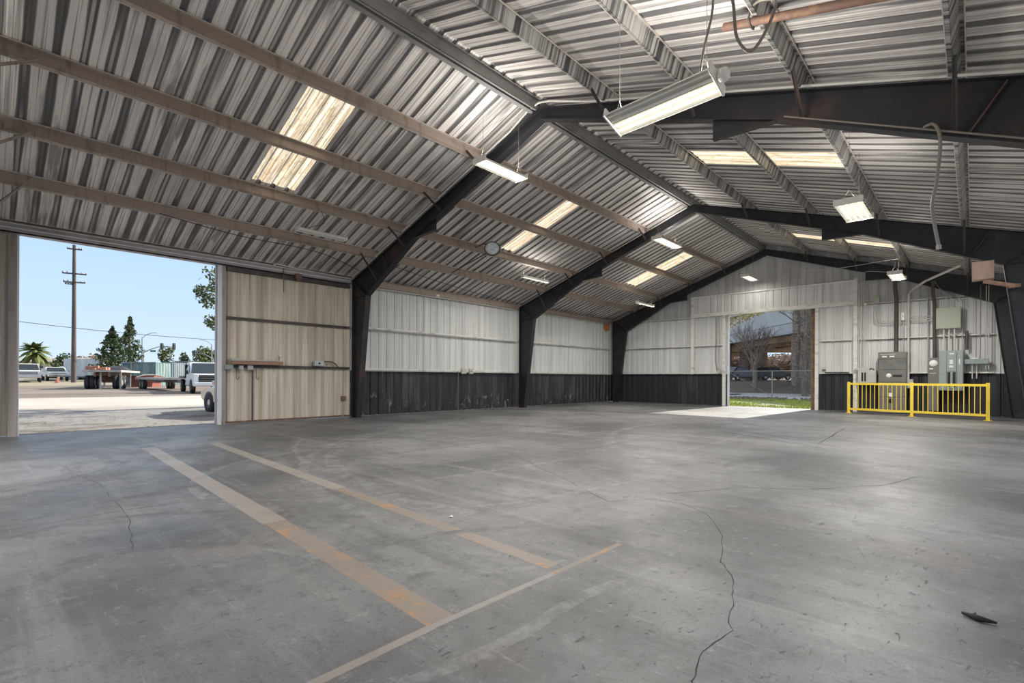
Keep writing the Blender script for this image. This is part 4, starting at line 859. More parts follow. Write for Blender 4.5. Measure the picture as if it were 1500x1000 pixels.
# ---- foliage helpers
def clump(mb, c, rad, n, size, mi=0, seed=1, flat=1.0):
    R = random.Random(seed); c = Vector(c)
    for _ in range(n):
        while True:
            p = Vector((R.uniform(-1, 1), R.uniform(-1, 1), R.uniform(-1, 1)))
            if 0.25 < p.length < 1: break
        p = Vector((p.x*rad[0], p.y*rad[1], p.z*rad[2])) + c
        a = Vector((R.gauss(0, 1), R.gauss(0, 1), R.gauss(0, 1)*flat)).normalized(); b_ = a.orthogonal().normalized()
        b_ = (Matrix.Rotation(R.uniform(0, 6.28), 3, a) @ b_); d = a.cross(b_); s = size*R.uniform(.6, 1.3)
        mb.add([p - b_*s*.5, p + d*s*.28, p + b_*s*.5, p - d*s*.28], [(0, 1, 2, 3)], mi)
def leafmat(name, a, b_, c_):
    m = mat(name, a, [(b_, (1.3, 1.3, 1.3), .42, .6, .9), (c_, (3.5, 3.5, 3.5), .55, .7, .8)], 0.75, world=True, spec=0.2); return m
M_conif = leafmat('conifer_needles', (0.055, 0.085, 0.04), (0.10, 0.125, 0.055), (0.03, 0.05, 0.03))
M_palm = leafmat('palm_leaf', (0.10, 0.14, 0.04), (0.17, 0.19, 0.06), (0.06, 0.08, 0.03))
M_leaf = leafmat('green_leaf', (0.09, 0.12, 0.05), (0.14, 0.16, 0.06), (0.05, 0.07, 0.03))
M_autumn = leafmat('brown_bush', (0.33, 0.24, 0.17), (0.42, 0.32, 0.24), (0.22, 0.19, 0.12))
M_bark = mat('bark', (0.15, 0.125, 0.105), [((0.26, 0.22, 0.19), (5, 5, 1.5), .45, .65, .8)], 0.85, world=True)
M_barkp = mat('pale_bark', (0.24, 0.19, 0.155), [((0.13, 0.105, 0.085), (5, 5, 1.5), .45, .65, .8)], 0.85, world=True)
M_ivy = leafmat('ivy', (0.28, 0.23, 0.17), (0.40, 0.34, 0.27), (0.14, 0.12, 0.08))
def tree_blob(name, label, x, y, z, h, rad, m, n, size, seed, grp=None, cat='tree', trunk=True):
    r = thing(name, label, cat, (x, y, z), grp)
    if trunk: q = MB(); q.tube([(x, y, z - .2), (x, y, z + h*.7)], [rad*.12, rad*.04], 7); obj('trunk', q, M_bark, r)
    q = MB(); R = random.Random(seed)
    for i in range(9): clump(q, (x + R.uniform(-.6, .6)*rad, y + R.uniform(-.6, .6)*rad, z + h*(R.uniform(.45, .85) if trunk else R.uniform(.12, .8))), (rad*.5, rad*.5, h*.2), n//9, size, 0, seed*50 + i)
    obj('foliage', q, m, r); return r
def yd(px, depth):   # point at a given camera-axis depth on a bearing given in the photo's columns
    t_ = (px - 750)/FPX; d = Vector((_f.x + _r.x*t_, _f.y + _r.y*t_, 0)); return Vector((14.4, 0, 0)) + d*depth
def conifer(label, x, y, h, w, seed):
    z = gyard(x); r = thing('conifer_tree', label, 'tree', (x, y, z), 'conifers beyond the yard')
    q = MB(); q.tube([(x, y, z - .1), (x, y, z + h*.95)], [w*.09, .03], 8); obj('trunk', q, M_bark, r)
    q = MB(); R = random.Random(seed); n = 26
    for i in range(n):
        s = (i + .5)/n; rr = w*.5*min(1.0, (1 - s)*1.5 + .06)*R.uniform(.75, 1.15); zz = z + h*(.08 + .9*s)
        for k_ in range(5):
            a = R.uniform(0, 6.28); rad = rr*R.uniform(.3, .75); clump(q, (x + math.cos(a)*rad, y + math.sin(a)*rad, zz - .12*rad), (rr*.48, rr*.48, h*.035), 26, .34, 0, seed*100 + i*7 + k_)
    obj('foliage', q, M_conif, r)
conifer('broad dark conifer standing left of a taller one behind the containers', *yd(164, 62).xy, 6.9, 3.9, 3)
conifer('tall dark conifer right of the broader one, beside the street lamp', *yd(190, 73).xy, 9.1, 3.9, 5)
def yard_tree(label, px, depth, h, rad, m, n, size, seed, name='tree', grp=None, cat='tree', trunk=True):
    p = yd(px, depth); return tree_blob(name, label, p.x, p.y, gyard(p.x), h, rad, m, n, size, seed, grp, cat, trunk)
yard_tree('small rounded green tree between the palm and the utility pole', 90, 100, 4.6, 2.0, M_conif, 700, .5, 11, grp='far trees')
yard_tree('brownish bushes behind the left end of the low building', 62, 125, 5.5, 5.5, M_autumn, 900, .7, 12, 'bush', 'far bushes', 'bush', False)
yard_tree('brownish bushes above the white box trailer', 128, 125, 6.0, 6.0, M_autumn, 900, .7, 13, 'bush', 'far bushes', 'bush', False)
yard_tree('low brown bushes in front of the broad conifer', 152, 95, 5.0, 3.0, M_autumn, 600, .5, 14, 'bush', 'far bushes', 'bush', False)
yard_tree('small feathery palm-like tree above the blue-grey container', 244, 95, 6.0, 1.5, M_leaf, 500, .5, 15, grp='far trees')
yard_tree('small pointed tree right of the blue-grey container', 272, 95, 4.8, 1.6, M_conif, 500, .5, 16, grp='far trees')
yard_tree('dark green tree behind the cab of the white truck', 297, 95, 5.6, 2.6, M_leaf, 800, .6, 17, grp='far trees')
yard_tree('tree crown at the right edge of the left doorway, behind the second signal', 316, 104, 7.0, 2.2, M_leaf, 700, .6, 18, grp='far trees')
# date palm
pp = yd(51, 80); pz = gyard(pp.x); H = 4.2
pr_ = thing('palm_tree', 'date palm with a round head of drooping fronds behind the old white pickups', 'tree', (pp.x, pp.y, pz))
q = MB(); q.tube([(pp.x, pp.y, pz - .2), (pp.x + .05, pp.y, pz + H*.5), (pp.x, pp.y, pz + H)], [.42, .36, .45], 10); obj('trunk', q, M_bark, pr_)
R = random.Random(21); q = MB()
for i in range(64):
    a = R.uniform(0, 6.28); el = R.uniform(-.75, 1.35); L = R.uniform(2.2, 3.0); c = Vector((pp.x, pp.y, pz + H)); d = Vector((math.cos(a)*math.cos(el), math.sin(a)*math.cos(el), math.sin(el)))
    side = d.cross(Vector((0, 0, 1))).normalized(); prev = None
    for j in range(9):
        s = j/8; p = c + d*L*s + Vector((0, 0, -1.15*s*s)); w = .34*math.sin(PI*min(1, s*.9 + .1)) + .03
        if prev is not None:
            p0, w0 = prev; q.add([p0, p0 + side*w0 - Vector((0, 0, w0*.5)), p + side*w - Vector((0, 0, w*.5)), p, p - side*w - Vector((0, 0, w*.5)), p0 - side*w0 - Vector((0, 0, w0*.5))], [(0, 1, 2, 3), (0, 3, 4, 5)])
        prev = (p, w)
obj('fronds', q, M_palm, pr_)
# utility pole
up_ = Vector((-59.5, 7.27, .5)); uz = gyard(-59.5)
ut = thing('utility_pole', 'tall wooden utility pole with crossarms in the yard', 'utility pole', (up_.x, up_.y, uz))
M_polew = mat('dark_pole_wood', (0.085, 0.07, 0.062), [((0.13, 0.11, 0.10), (4, 4, .6), .45, .65, .8)], .85)
q = MB(); q.tube([(up_.x, up_.y, uz - .3), (up_.x, up_.y, uz + 15.4)], [.24, .15], 10); obj('shaft', q, M_polew, ut)
ax = Vector((.30, .95, 0)).normalized()
for z, L in ((14.9, 1.3), (12.15, 2.1), (11.2, 1.9)):
    q = MB(); c = Vector((up_.x + .25, up_.y, uz + z)); q.bar(c - ax*L*.5*(1.0), c + ax*L*.5, .12, .14); obj('crossarm', q, M_polew, ut)
    for s in (-.48, -.3, .3, .48): q = MB(); q.lathe(tuple(c + ax*L*s + Vector((0, 0, .07))), [(0, 0), (.05, 0), (.06, .1), (.03, .18), (0, .18)], 8); obj('insulator', q, M_greyl, ut)
q = MB()
for k_ in range(3): c = Vector((up_.x + .3, up_.y, uz + 11.2)) - ax*(.3 + .22*k_); q.lathe(tuple(c + Vector((0, 0, -.32))), [(0, 0), (.09, .02), (.09, .3), (0, .34)], 8)
obj('fuse_rack', q, M_greyp, ut)
def sag(a, b, s, n=14): return [Vector(a)*(1 - i/n) + Vector(b)*(i/n) - Vector((0, 0, s*4*(i/n)*(1 - i/n))) for i in range(n+1)]
q = MB(); q.tube(sag((-54, -14, 8.6), (-64, 40, 7.2), 1.6), .03, 5); solo('overhead_wire', q, M_wire, 'sagging power line crossing the sky over the yard', 'wire')
# low far building
fb = yd(74, 105); fz = gyard(fb.x)
bl = thing('low_building', 'long low beige building with a grey roof behind the old pickups', 'building', (fb.x, fb.y, fz), rz=math.radians(75))
M_beige = mat('beige_render', (0.62, 0.54, 0.42), [((0.5, 0.43, 0.34), (1, 1, 1), .4, .6, .6)], .8); M_rooff = mat('far_roof', (0.36, 0.34, 0.31), rough=.8); M_win = mat('dark_glass', (0.04, 0.05, 0.06), rough=.12)
q = MB(); q.box((-9, -3, -.3), (7.5, 3, 2.8)); obj('wall', q, M_beige, bl, True); q = MB(); q.prism([(-3.6, 2.8), (3.6, 2.8), (3.6, 3.0), (0, 4.0), (-3.6, 3.0)], -9.4, 7.8, 'x'); obj('roof', q, M_rooff, bl, True)
for x in (-7, -4.4, -1.8, .8, 3.4, 5.6): q = MB(); q.box((x, -3.04, 1.0), (x + 1.2, -3.0, 2.1)); q.box((x, 3.0, 1.0), (x + 1.2, 3.04, 2.1)); obj('window', q, M_win, bl, True)

# ---- containers and trailers
M_wtr = mat('weathered_white', (0.56, 0.60, 0.62), [((0.36, 0.42, 0.46), (1.2, 1.2, .4), .45, .62, .8), ((0.33, 0.24, 0.17), (2.5, 2.5, .5), .6, .72, .7)], .6)
M_tealc = mat('teal_container', (0.15, 0.245, 0.24), [((0.27, 0.36, 0.345), (3, 3, .4), .45, .6, .8), ((0.22, 0.15, 0.10), (1.6, 1.6, .6), .6, .72, .7)], .6)
M_tealp = mat('pale_teal', (0.22, 0.31, 0.315), [((0.17, 0.25, 0.25), (2, 2, .4), .45, .6, .8)], .6)
M_bluec = mat('blue_grey_container', (0.20, 0.235, 0.255), [((0.15, 0.18, 0.20), (2, 2, .4), .45, .6, .8)], .6)
M_greyc = mat('grey_container', (0.25, 0.255, 0.26), [((0.18, 0.185, 0.19), (2, 2, .4), .45, .6, .8)], .6)
M_red = mat('red_bin', (0.34, 0.10, 0.07), [((0.22, 0.09, 0.06), (2, 2, 2), .45, .65, .8)], .6)
M_deck = mat('grey_deck', (0.44, 0.42, 0.39), [((0.28, 0.23, 0.19), (3, 3, 3), .45, .65, .7)], .7)
M_tyreb = mat('tyre_rubber', (0.025, 0.025, 0.027), rough=.8); M_hub = mat('wheel_hub', (0.45, 0.45, 0.46), rough=.4, metal=.4)
M_orb = mat('orange_rust_load', (0.42, 0.19, 0.11), [((0.28, 0.13, 0.09), (3, 3, 3), .4, .6, .8)], .8); M_tarp = mat('dark_tarp', (0.02, 0.022, 0.026), rough=.6)
def corr_box(q, L, Wd, H, z0, n=14, dep=.05):
    """container body with corrugated sides"""
    for s in (-1, 1):
        vs = []
        for i in range(n*4 + 1):
            x = -L/2 + L*i/(n*4); o = dep if (i % 4) in (1, 2) else 0; vs += [(x, s*(Wd/2 - o), z0), (x, s*(Wd/2 - o), z0 + H)]
        q.add(vs, [(2*i, 2*i+2, 2*i+3, 2*i+1) for i in range(n*4)])
    m_ = 6
    for s in (-1, 1):
        vs = []
        for i in range(m_*4 + 1):
            y = -Wd/2 + Wd*i/(m_*4); o = dep if (i % 4) in (1, 2) else 0; vs += [(s*(L/2 - o), y, z0), (s*(L/2 - o), y, z0 + H)]
        q.add(vs, [(2*i, 2*i+2, 2*i+3, 2*i+1) for i in range(m_*4)])
    q.box((-L/2, -Wd/2, z0 + H - .01), (L/2, Wd/2, z0 + H)); q.box((-L/2, -Wd/2, z0), (L/2, Wd/2, z0 + .01))
def container(label, x, y, z, rz, L, Wd, H, m, name='shipping_container', cat='container', grp=None):
    r = thing(name, label, cat, (x, y, z), grp, rz)
    q = MB(); corr_box(q, L, Wd, H, .05); obj('body', q, m, r, True)
    for sx_ in (-1, 1):
        for sy_ in (-1, 1): q = MB(); q.box((sx_*L/2 - .06, sy_*Wd/2 - .06, 0), (sx_*L/2 + .06, sy_*Wd/2 + .06, H + .1)); obj('corner_post', q, m, r, True)
    for sy_ in (-1, 1):
        for z0, z1 in ((H, H + .1), (0, .12)): q = MB(); q.box((-L/2, sy_*Wd/2 - .05, z0), (L/2, sy_*Wd/2 + .05, z1)); obj('side_rail', q, m, r, True)
    return r
def wheel(parent, c, r, w, axis='y', m=None, two=False):
    q = MB(); q.lathe(c, [(r*.55, -w/2), (r*.95, -w/2), (r, -w*.35), (r, w*.35), (r*.95, w/2), (r*.55, w/2)], 22, axis)
    o = obj('wheel', q, M_tyreb, parent, True)
    h_ = MB(); h_.lathe(c, [(0, -w*.36), (r*.2, -w*.42), (r*.5, -w*.36), (r*.58, -w*.46), (r*.58, w*.46), (r*.5, w*.36), (r*.2, w*.42), (0, w*.36)], 22, axis)
    obj('rim', h_, m or M_hub, o, True); return o
def ypl(label, p0, p1, D, Wd, H, m, name='shipping_container', cat='container'):
    c = yd((p0 + p1)/2, D) + _f*Wd/2; return container(label, c.x, c.y, gyard(c.x) - .04, math.atan2(_r.y, _r.x), (p1 - p0)/FPX*D, Wd, H, m, name, cat)
c_ = ypl('long teal container right of the conifers', 193, 228, 49.5, 2.4, 2.32, M_tealc)
ypl('short pale teal container left of the long teal one', 179.5, 192, 50.5, 2.0, 2.30, M_tealp)
ypl('blue-grey container left of the grey one behind the flat trailer', 240, 255, 56, 2.2, 2.45, M_bluec)
ypl('grey container just left of the white utility truck', 256, 276, 60, 2.2, 2.6, M_greyc)
bp_ = yd(214, 46.5); b_ = thing('metal_bin', 'low dark red metal bin in front of the teal container', 'bin', (bp_.x, bp_.y, gyard(bp_.x)), rz=math.radians(50))
q = MB(); q.prism([(-.9, 0), (.9, 0), (1.05, 1.0), (-1.05, 1.0)], -.7, .7, 'y'); obj('body', q, M_red, b_, True)
for z in (.45, .95): q = MB(); q.box((-1.08, -.75, z), (1.08, .75, z + .07)); obj('rim', q, M_red, b_, True)
bp_ = yd(133, 65.5); tv = thing('box_trailer', 'weathered white box trailer parked behind the flatbed', 'trailer', (bp_.x, bp_.y, gyard(bp_.x) - .2), rz=math.radians(47))
q = MB(); corr_box(q, 4.9, 2.4, 2.3, .6, 18, .02); obj('body', q, M_wtr, tv, True)
q = MB(); q.box((-1.5, -1.23, .7), (-1.2, -1.19, 2.5)); obj('door', q, M_bluec, tv, True)
q = MB(); q.box((-2.5, -1.2, .48), (2.5, 1.2, .62)); obj('chassis', q, M_greyp, tv, True)
for x in (-1.7, -.9):
    for s in (-1, 1): wheel(tv, (x, s*1.0, .2 + .3), .45, .3)
# flatbed trailer: near end towards the doorway
A = yd(150, 38.6); B = yd(181, 46.5); d = (B - A); ang = math.atan2(d.y, d.x)
ft = thing('flatbed_trailer', 'grey flatbed trailer with dual tyres and a rusty load in the middle of the yard', 'trailer', (A.x, A.y, gyard(A.x) - .02), rz=ang)
L = d.length
q = MB(); q.box((-.3, -1.2, 1.35), (L + .3, 1.2, 1.52)); obj('deck', q, M_deck, ft, True)
q = MB(); q.box((-.2, -.5, 1.0), (L, -.38, 1.35)); q.box((-.2, .38, 1.0), (L, .5, 1.35))
for i in range(5): q.box((.2 + i*1.2, -.5, 1.1), (.3 + i*1.2, .5, 1.3))
obj('frame', q, M_rust, ft, True)
for x in (.75, 1.95):
    for y in (-1.02, -.70, .70, 1.02): wheel(ft, (x, y, .55), .55, .27)
for x, y in ((.05, .12), (.1, -1.1), (6.0, -.9), (6.0, .9)): q = MB(); q.box((x, y - .06, 0), (x + .12, y + .06, 1.35)); q.box((x - .1, y - .15, 0), (x + .22, y + .15, .04)); obj('landing_leg', q, M_deck, ft, True)
q = MB(); q.box((3.2, -.8, .5), (4.8, .8, 1.1)); obj('tool_box', q, M_rust, ft, True)
Rr = random.Random(4); q = MB()
for i in range(16): x = Rr.uniform(.3, 3.2); y = Rr.uniform(-.2, 1.0); q.bbox((x, y, 1.52), (x + Rr.uniform(.3, .8), y + Rr.uniform(.1, .4), 1.52 + Rr.uniform(.08, .35)), .03)
solo('scrap_load', q, M_orb, 'rusty orange scrap lying on the flatbed trailer', 'scrap').matrix_world = Matrix.Translation((A.x, A.y, gyard(A.x) - .02)) @ Matrix.Rotation(ang, 4, 'Z')
q = MB(); Rr = random.Random(9)
nn = 13; vs = []; fs = []
for i in range(nn):
    for j in range(7): vs.append((3.9 + 2.6*i/(nn-1), -1.1 + 1.9*j/6, 1.52 + (.42 + Rr.uniform(-.08, .08))*math.sin(PI*i/(nn-1))**.6*math.sin(PI*j/6)**.5))
fs = [(i*7+j, (i+1)*7+j, (i+1)*7+j+1, i*7+j+1) for i in range(nn-1) for j in range(6)]
q.add(vs, fs, 0, True); solo('tarp_bundle', q, M_tarp, 'black tarpaulin heap on the far end of the flatbed trailer', 'tarpaulin').matrix_world = Matrix.Translation((A.x, A.y, gyard(A.x) - .02)) @ Matrix.Rotation(ang, 4, 'Z')
# small flat trailer behind the white truck
A2 = yd(262, 36.5); B2 = yd(221, 42.5); d = B2 - A2; ang2 = math.atan2(d.y, d.x)
f2 = thing('flat_trailer', 'low grey flat trailer behind the white truck', 'trailer', (A2.x, A2.y, .19), rz=ang2); L = d.length
q = MB(); q.box((0, -1.1, .82), (L, 1.1, .98)); obj('deck', q, M_deck, f2, True); q = MB(); q.box((-1, -.1, .6), (L, .1, .82)); q.box((0.2, -.9, .7), (L, -.8, .82)); q.box((.2, .8, .7), (L, .9, .82)); obj('frame', q, M_greyp, f2, True)
for x in (L - 2.6, L - 1.7):
    for s in (-1, 1): wheel(f2, (x, s*.95, .42), .42, .28)
q = MB(); q.tube([(L, -1.0, 1.0), (L + .1, -.4, 1.2), (L + .1, .4, 1.2), (L, 1.0, 1.0)], .05, 6); obj('stake_rail', q, M_deck, f2, True)

# ---- vehicles (x forward)
M_paintw = mat('white_car_paint', (0.72, 0.74, 0.77), rough=.25); M_paintc = mat('cream_car_paint', (0.70, 0.68, 0.62), [((0.5, 0.47, 0.42), (2, 2, 2), .5, .7, .5)], rough=.45); M_paints = mat('champagne_car_paint', (0.52, 0.48, 0.42), rough=.22, metal=.5)
M_glass = mat('car_glass', (0.03, 0.04, 0.045), rough=.06); M_chrome = mat('chrome', (0.7, 0.7, 0.72), rough=.15, metal=1.0); M_lens = mat('headlamp', (0.75, 0.78, 0.8), rough=.1); M_grille = mat('dark_grille', (0.02, 0.02, 0.022), rough=.4)
def shell(q, prof, Wd, tumble=0.0, r=.06):
    """body from a side profile: full width below, narrowed above by tumble per metre, edges rounded"""
    zmax = max(z for _, z in prof)
    n = len(prof); secs = []
    for f, ins in ((-1, r), (-1, 0), (1, 0), (1, r)):
        pass
    cx = sum(p[0] for p in prof)/n; cz = sum(p[1] for p in prof)/n
    def ring(y, k_): return [(cx + (x - cx)*(1 - k_/max(abs(x - cx), .3)) if k_ else x, y, cz + (z - cz)*(1 - k_/max(abs(z - cz), .2)) if k_ else z) for x, z in prof]
    rings = [ring(-Wd/2, r), ring(-Wd/2 + r, 0), ring(Wd/2 - r, 0), ring(Wd/2, r)]
    vs = []
    for rg in rings:
        for (x, y, z) in rg:
            vs.append((x, y*(1 - tumble*max(0, z - .9)), z))
    fs = [(i*n+j, i*n+(j+1) % n, (i+1)*n+(j+1) % n, (i+1)*n+j) for i in range(3) for j in range(n)]
    fs += [tuple(range(n))[::-1], tuple(range(3*n, 4*n))]
    q.add(vs, fs)
def quad(q, pts, th=.012):
    pts = [Vector(p) for p in pts]; nrm = (pts[1] - pts[0]).cross(pts[2] - pts[0]).normalized()*th
    q.add([p - nrm for p in pts] + [p + nrm for p in pts], [(0, 1, 2, 3)[::-1], (4, 5, 6, 7), (0, 1, 5, 4), (1, 2, 6, 5), (2, 3, 7, 6), (3, 0, 4, 7)])
def pickup(name, label, loc, rz, m, L, Wd, Hh, cab, hood_z, wr, modern=False, flat=False, grp=None):
    """cab: (rear x, front x of roof, windscreen base x); front bumper at x = L/2"""
    v_ = thing(name, label, 'truck', loc, grp, rz); F = L/2; x0, x1, x2 = cab
    q = MB(); shell(q, [(x0, .45), (F - .1, .45), (F, .62), (F, hood_z - .18), (F - .12, hood_z - .03), (x2, hood_z + .06), (x1, Hh - .05), (x1 - .25, Hh), (x0 + .15, Hh), (x0, Hh - .15)], Wd, .12, .07); obj('cab', q, m, v_, True)
    q = MB(); k_ = 1 - .12*max(0, Hh - .95); wb = Wd/2*.93
    e0 = Vector((x2 - .02, 0, hood_z + .09)); e1 = Vector((x1 + .02, 0, Hh - .09)); off = Vector((.03, 0, .02))
    quad(q, [e0 + off + Vector((0, -wb*.96, 0)), e0 + off + Vector((0, wb*.96, 0)), e1 + off + Vector((0, wb*k_*.92, 0)), e1 + off + Vector((0, -wb*k_*.92, 0))]); obj('windscreen', q, M_glass, v_, True)
    for s in (-1, 1):
        q = MB(); ya = Wd/2*(1 - .12*.15) + .004; yb_ = Wd/2*(1 - .12*(Hh - 1.05)) + .004
        quad(q, [(x0 + .15, s*ya, hood_z + .10), (x2 - .12, s*ya, hood_z + .10), (x1 - .02, s*yb_, Hh - .16), (x0 + .2, s*yb_, Hh - .16)]); obj('side_window', q, M_glass, v_, True)
        q = MB(); q.bbox((x2 - .15, s*(Wd/2 + .04), hood_z + .02), (x2 - .02, s*(Wd/2 + .24), hood_z + .28), .03); obj('mirror', q, M_grille if modern else M_chrome, v_, True)
    gz0, gz1 = (.74, hood_z - .03) if modern else (.82, hood_z - .12)
    q = MB(); q.bbox((F - .02, -Wd*.36, gz0), (F + .035, Wd*.36, gz1), .03); gr = obj('grille', q, M_grille, v_, True)
    q = MB()
    for i in range(3): z = gz0 + (gz1 - gz0)*(i + .5)/3; q.box((F + .03, -Wd*.34, z - .018), (F + .05, Wd*.34, z + .018))
    obj('grille_bar', q, M_greyp if modern else M_chrome, gr, True)
    for s in (-1, 1):
        q = MB()
        if modern: q.bbox((F - .12, s*Wd*.37, gz0 + .02), (F + .03, s*Wd*.485, gz1 + .05), .03)
        else: q.lathe((F + .03, s*Wd*.40, (gz0 + gz1)/2), [(0, .05), (.08, .04), (.1, .0), (.0, -.02)], 16, 'x')
        obj('headlamp', q, M_lens, v_, True)
    q = MB(); q.bbox((F - .05, -Wd*.5, .48), (F + .16, Wd*.5, .72), .05); obj('bumper', q, M_paintw if modern else M_chrome, v_, True)
    if modern: q = MB(); q.box((F + .16, -.16, .56), (F + .17, .16, .68)); obj('number_plate', q, M_tag, v_, True)
    if flat:
        q = MB(); q.box((-F, -Wd*.52, .98), (x0 - .1, Wd*.52, 1.12)); q.box((x0 - .2, -Wd*.5, 1.12), (x0 - .12, Wd*.5, 1.9)); obj('flat_bed', q, M_grille, v_, True)
        q = MB(); q.box((-F, -.4, .6), (x0, .4, .98)); obj('chassis', q, M_grille, v_, True)
    else:
        q = MB(); shell(q, [(-F, .5), (x0 - .04, .5), (x0 - .04, hood_z + .0), (-F, hood_z + .0)], Wd, 0, .05); obj('bed', q, m, v_, True)
    fw = F - .95; rw = -F + 1.1
    for x in (fw, rw):
        for s in (-1, 1):
            q = MB(); q.lathe((x, s*(Wd/2 - .06), wr), [(wr*1.15, -.08), (wr*1.17, .075), (.1, .075), (.1, -.08)], 22, 'y'); obj('wheel_arch', q, M_grille, v_, True)
            wheel(v_, (x, s*(Wd/2 - .09), wr), wr, .24)
    return v_
dv = Vector((-27.15, 9.75, 0)) - Vector((-22.53, 9.45, 0)); az = math.atan2(-dv.y, -dv.x)
pickup('utility_truck', 'modern white utility truck with a dark grille at the right of the left doorway', (-24.6, 10.6, .17), az - .05, M_paintw, 6.2, 2.05, 2.05, (-.4, .7, 1.45), 1.22, .42, True, True)
q1 = yd(40, 55); pickup('old_pickup', 'old boxy white pickup at the far left edge of the left doorway', (q1.x, q1.y, gyard(q1.x)), math.radians(-2), M_paintc, 5.4, 2.1, 2.0, (-.6, .5, .95), 1.2, .38, grp='old white pickups')
q2 = yd(80, 60); pickup('old_pickup', 'low old white pickup facing the doorway between the palm and the utility pole', (q2.x, q2.y, gyard(q2.x)), math.radians(4), M_paintc, 5.0, 1.9, 1.62, (-.6, .5, .95), 1.02, .34, grp='old white pickups')
q3 = yd(96, 68); pickup('old_pickup', 'pale pickup half hidden behind the utility pole', (q3.x, q3.y, gyard(q3.x)), math.radians(75), M_paintc, 4.8, 1.9, 1.6, (-.6, .5, .95), 1.0, .34, grp='old white pickups')
cn = yd(84, 54); q = MB(); z = gyard(cn.x); q.lathe((cn.x, cn.y, z), [(.30, 0), (.30, .04), (.2, .05), (.03, .6), (0, .6)], 14); solo('traffic_cone', q, M_red, 'red traffic cone in front of the low old pickup', 'cone')
# sedan beside the building
sd_ = thing('sedan', 'champagne sedan partly hidden by the right jamb of the left doorway', 'car', (-3.75, 6.45, .035), rz=math.radians(186))
q = MB(); shell(q, [(-2.15, .28), (1.75, .25), (2.05, .38), (2.08, .58), (1.9, .74), (.95, .93), (.15, 1.36), (-.9, 1.40), (-1.7, 1.08), (-2.2, .98), (-2.25, .5)], 1.78, .22, .10); obj('body', q, M_paints, sd_, True)
q = MB(); quad(q, [(1.0, -.68, .97), (1.0, .68, .97), (.22, .60, 1.37), (.22, -.60, 1.37)]); obj('windscreen', q, M_glass, sd_, True)
for s in (-1, 1):
    q = MB(); quad(q, [(-1.35, s*.845, .98), (.75, s*.865, .96), (.1, s*.80, 1.30), (-.85, s*.79, 1.32)]); obj('side_window', q, M_glass, sd_, True)
    q = MB(); q.bbox((1.75, s*.45, .55), (2.06, s*.82, .70), .05); obj('headlamp', q, M_lens, sd_, True)
    q = MB(); q.bbox((.60, s*.88, .95), (.78, s*1.02, 1.08), .03); obj('mirror', q, M_paints, sd_, True)
    for x in (1.33, -1.36):
        q = MB(); q.lathe((x, s*.84, .33), [(.37, -.06), (.375, .055), (.1, .055), (.1, -.06)], 22, 'y'); obj('wheel_arch', q, M_grille, sd_, True)
        wheel(sd_, (x, s*.81, .325), .325, .21)

# ---- street lamp and signals
M_pole = mat('grey_pole', (0.30, 0.31, 0.32), rough=.5, metal=.3)
def lamp_post(label, px, depth, h, arm, s):
    p = yd(px, depth); z = gyard(p.x); t_ = thing('street_lamp', label, 'street lamp', (p.x, p.y, z), 'street lamps')
    q = MB(); q.tube([(p.x, p.y, z), (p.x, p.y, z + h)], [.13, .09], 8); obj('pole', q, M_pole, t_)
    e_ = Vector((p.x, p.y, z + h)); q = MB(); q.tube([e_ - Vector((0, 0, .1)), e_ + _r*s*arm*.3 + Vector((0, 0, .45)), e_ + _r*s*arm*.7 + Vector((0, 0, .8)), e_ + _r*s*arm + Vector((0, 0, .85))], .05, 6); obj('arm', q, M_pole, t_)
    c = e_ + _r*s*arm + Vector((0, 0, .83)); q = MB(); q.bbox(c - Vector((.2, .2, .06)) , c + Vector((.2, .2, .06)) + _r*s*.2, .03); obj('lamp_head', q, M_greyl, t_)
lamp_post('street lamp with a curved arm right of the tall conifer', 208, 90, 7.2, 2.3, 1)
lamp_post('street lamp with its arm to the left at the right edge of the doorway', 310, 90, 6.0, 2.0, -1)
def signal(label, px, depth, h, arm, s, heads):
    p = yd(px, depth); z = gyard(p.x); t_ = thing('traffic_signal', label, 'traffic light', (p.x, p.y, z), 'traffic signals')
    q = MB(); q.tube([(p.x, p.y, z), (p.x, p.y, z + h)], [.14, .11], 8); obj('pole', q, M_pole, t_)
    e_ = Vector((p.x, p.y, z + h - .2)); q = MB(); q.tube([e_, e_ + _r*s*arm*.25 + Vector((0, 0, .6)), e_ + _r*s*arm*.5 + Vector((0, 0, 1.0)), e_ + _r*s*arm + Vector((0, 0, 1.1))], [.1, .08, .07, .05], 6); obj('mast_arm', q, M_pole, t_)
    for f in heads:
        c = e_ + _r*s*arm*f + Vector((0, 0, 1.1)); hd = MB(); hd.bbox(c - Vector((.22, .22, .55)), c + Vector((.22, .22, .55)), .05); ho = obj('signal_head', hd, M_grille, t_)
        q = MB()
        for k_ in (-1, 0, 1): q.lathe(tuple(c + Vector((.225, 0, .32*k_))), [(.0, .02), (.11, .02), (.12, 0)], 10, 'x')
        obj('signal_lens', q, M_greyp, ho)
    return t_, e_
ts, e_ = signal('two-headed traffic signal on a long curved mast arm over the containers', 210, 88, 4.6, 5.4, 1, (.60, 1.0))
M_sign = mat('green_sign', (0.03, 0.14, 0.09), rough=.5); c = e_ + _r*1.7 + Vector((0, 0, .25)); q = MB(); q.bar(c - _r*.5, c + _r*.5, .05, .3); obj('street_sign', q, M_sign, ts)
signal('single-headed traffic signal whose arm reaches in from behind the right jamb', 312, 88, 3.4, 3.2, -1, (1.0,))
q = MB(); R = random.Random(15)
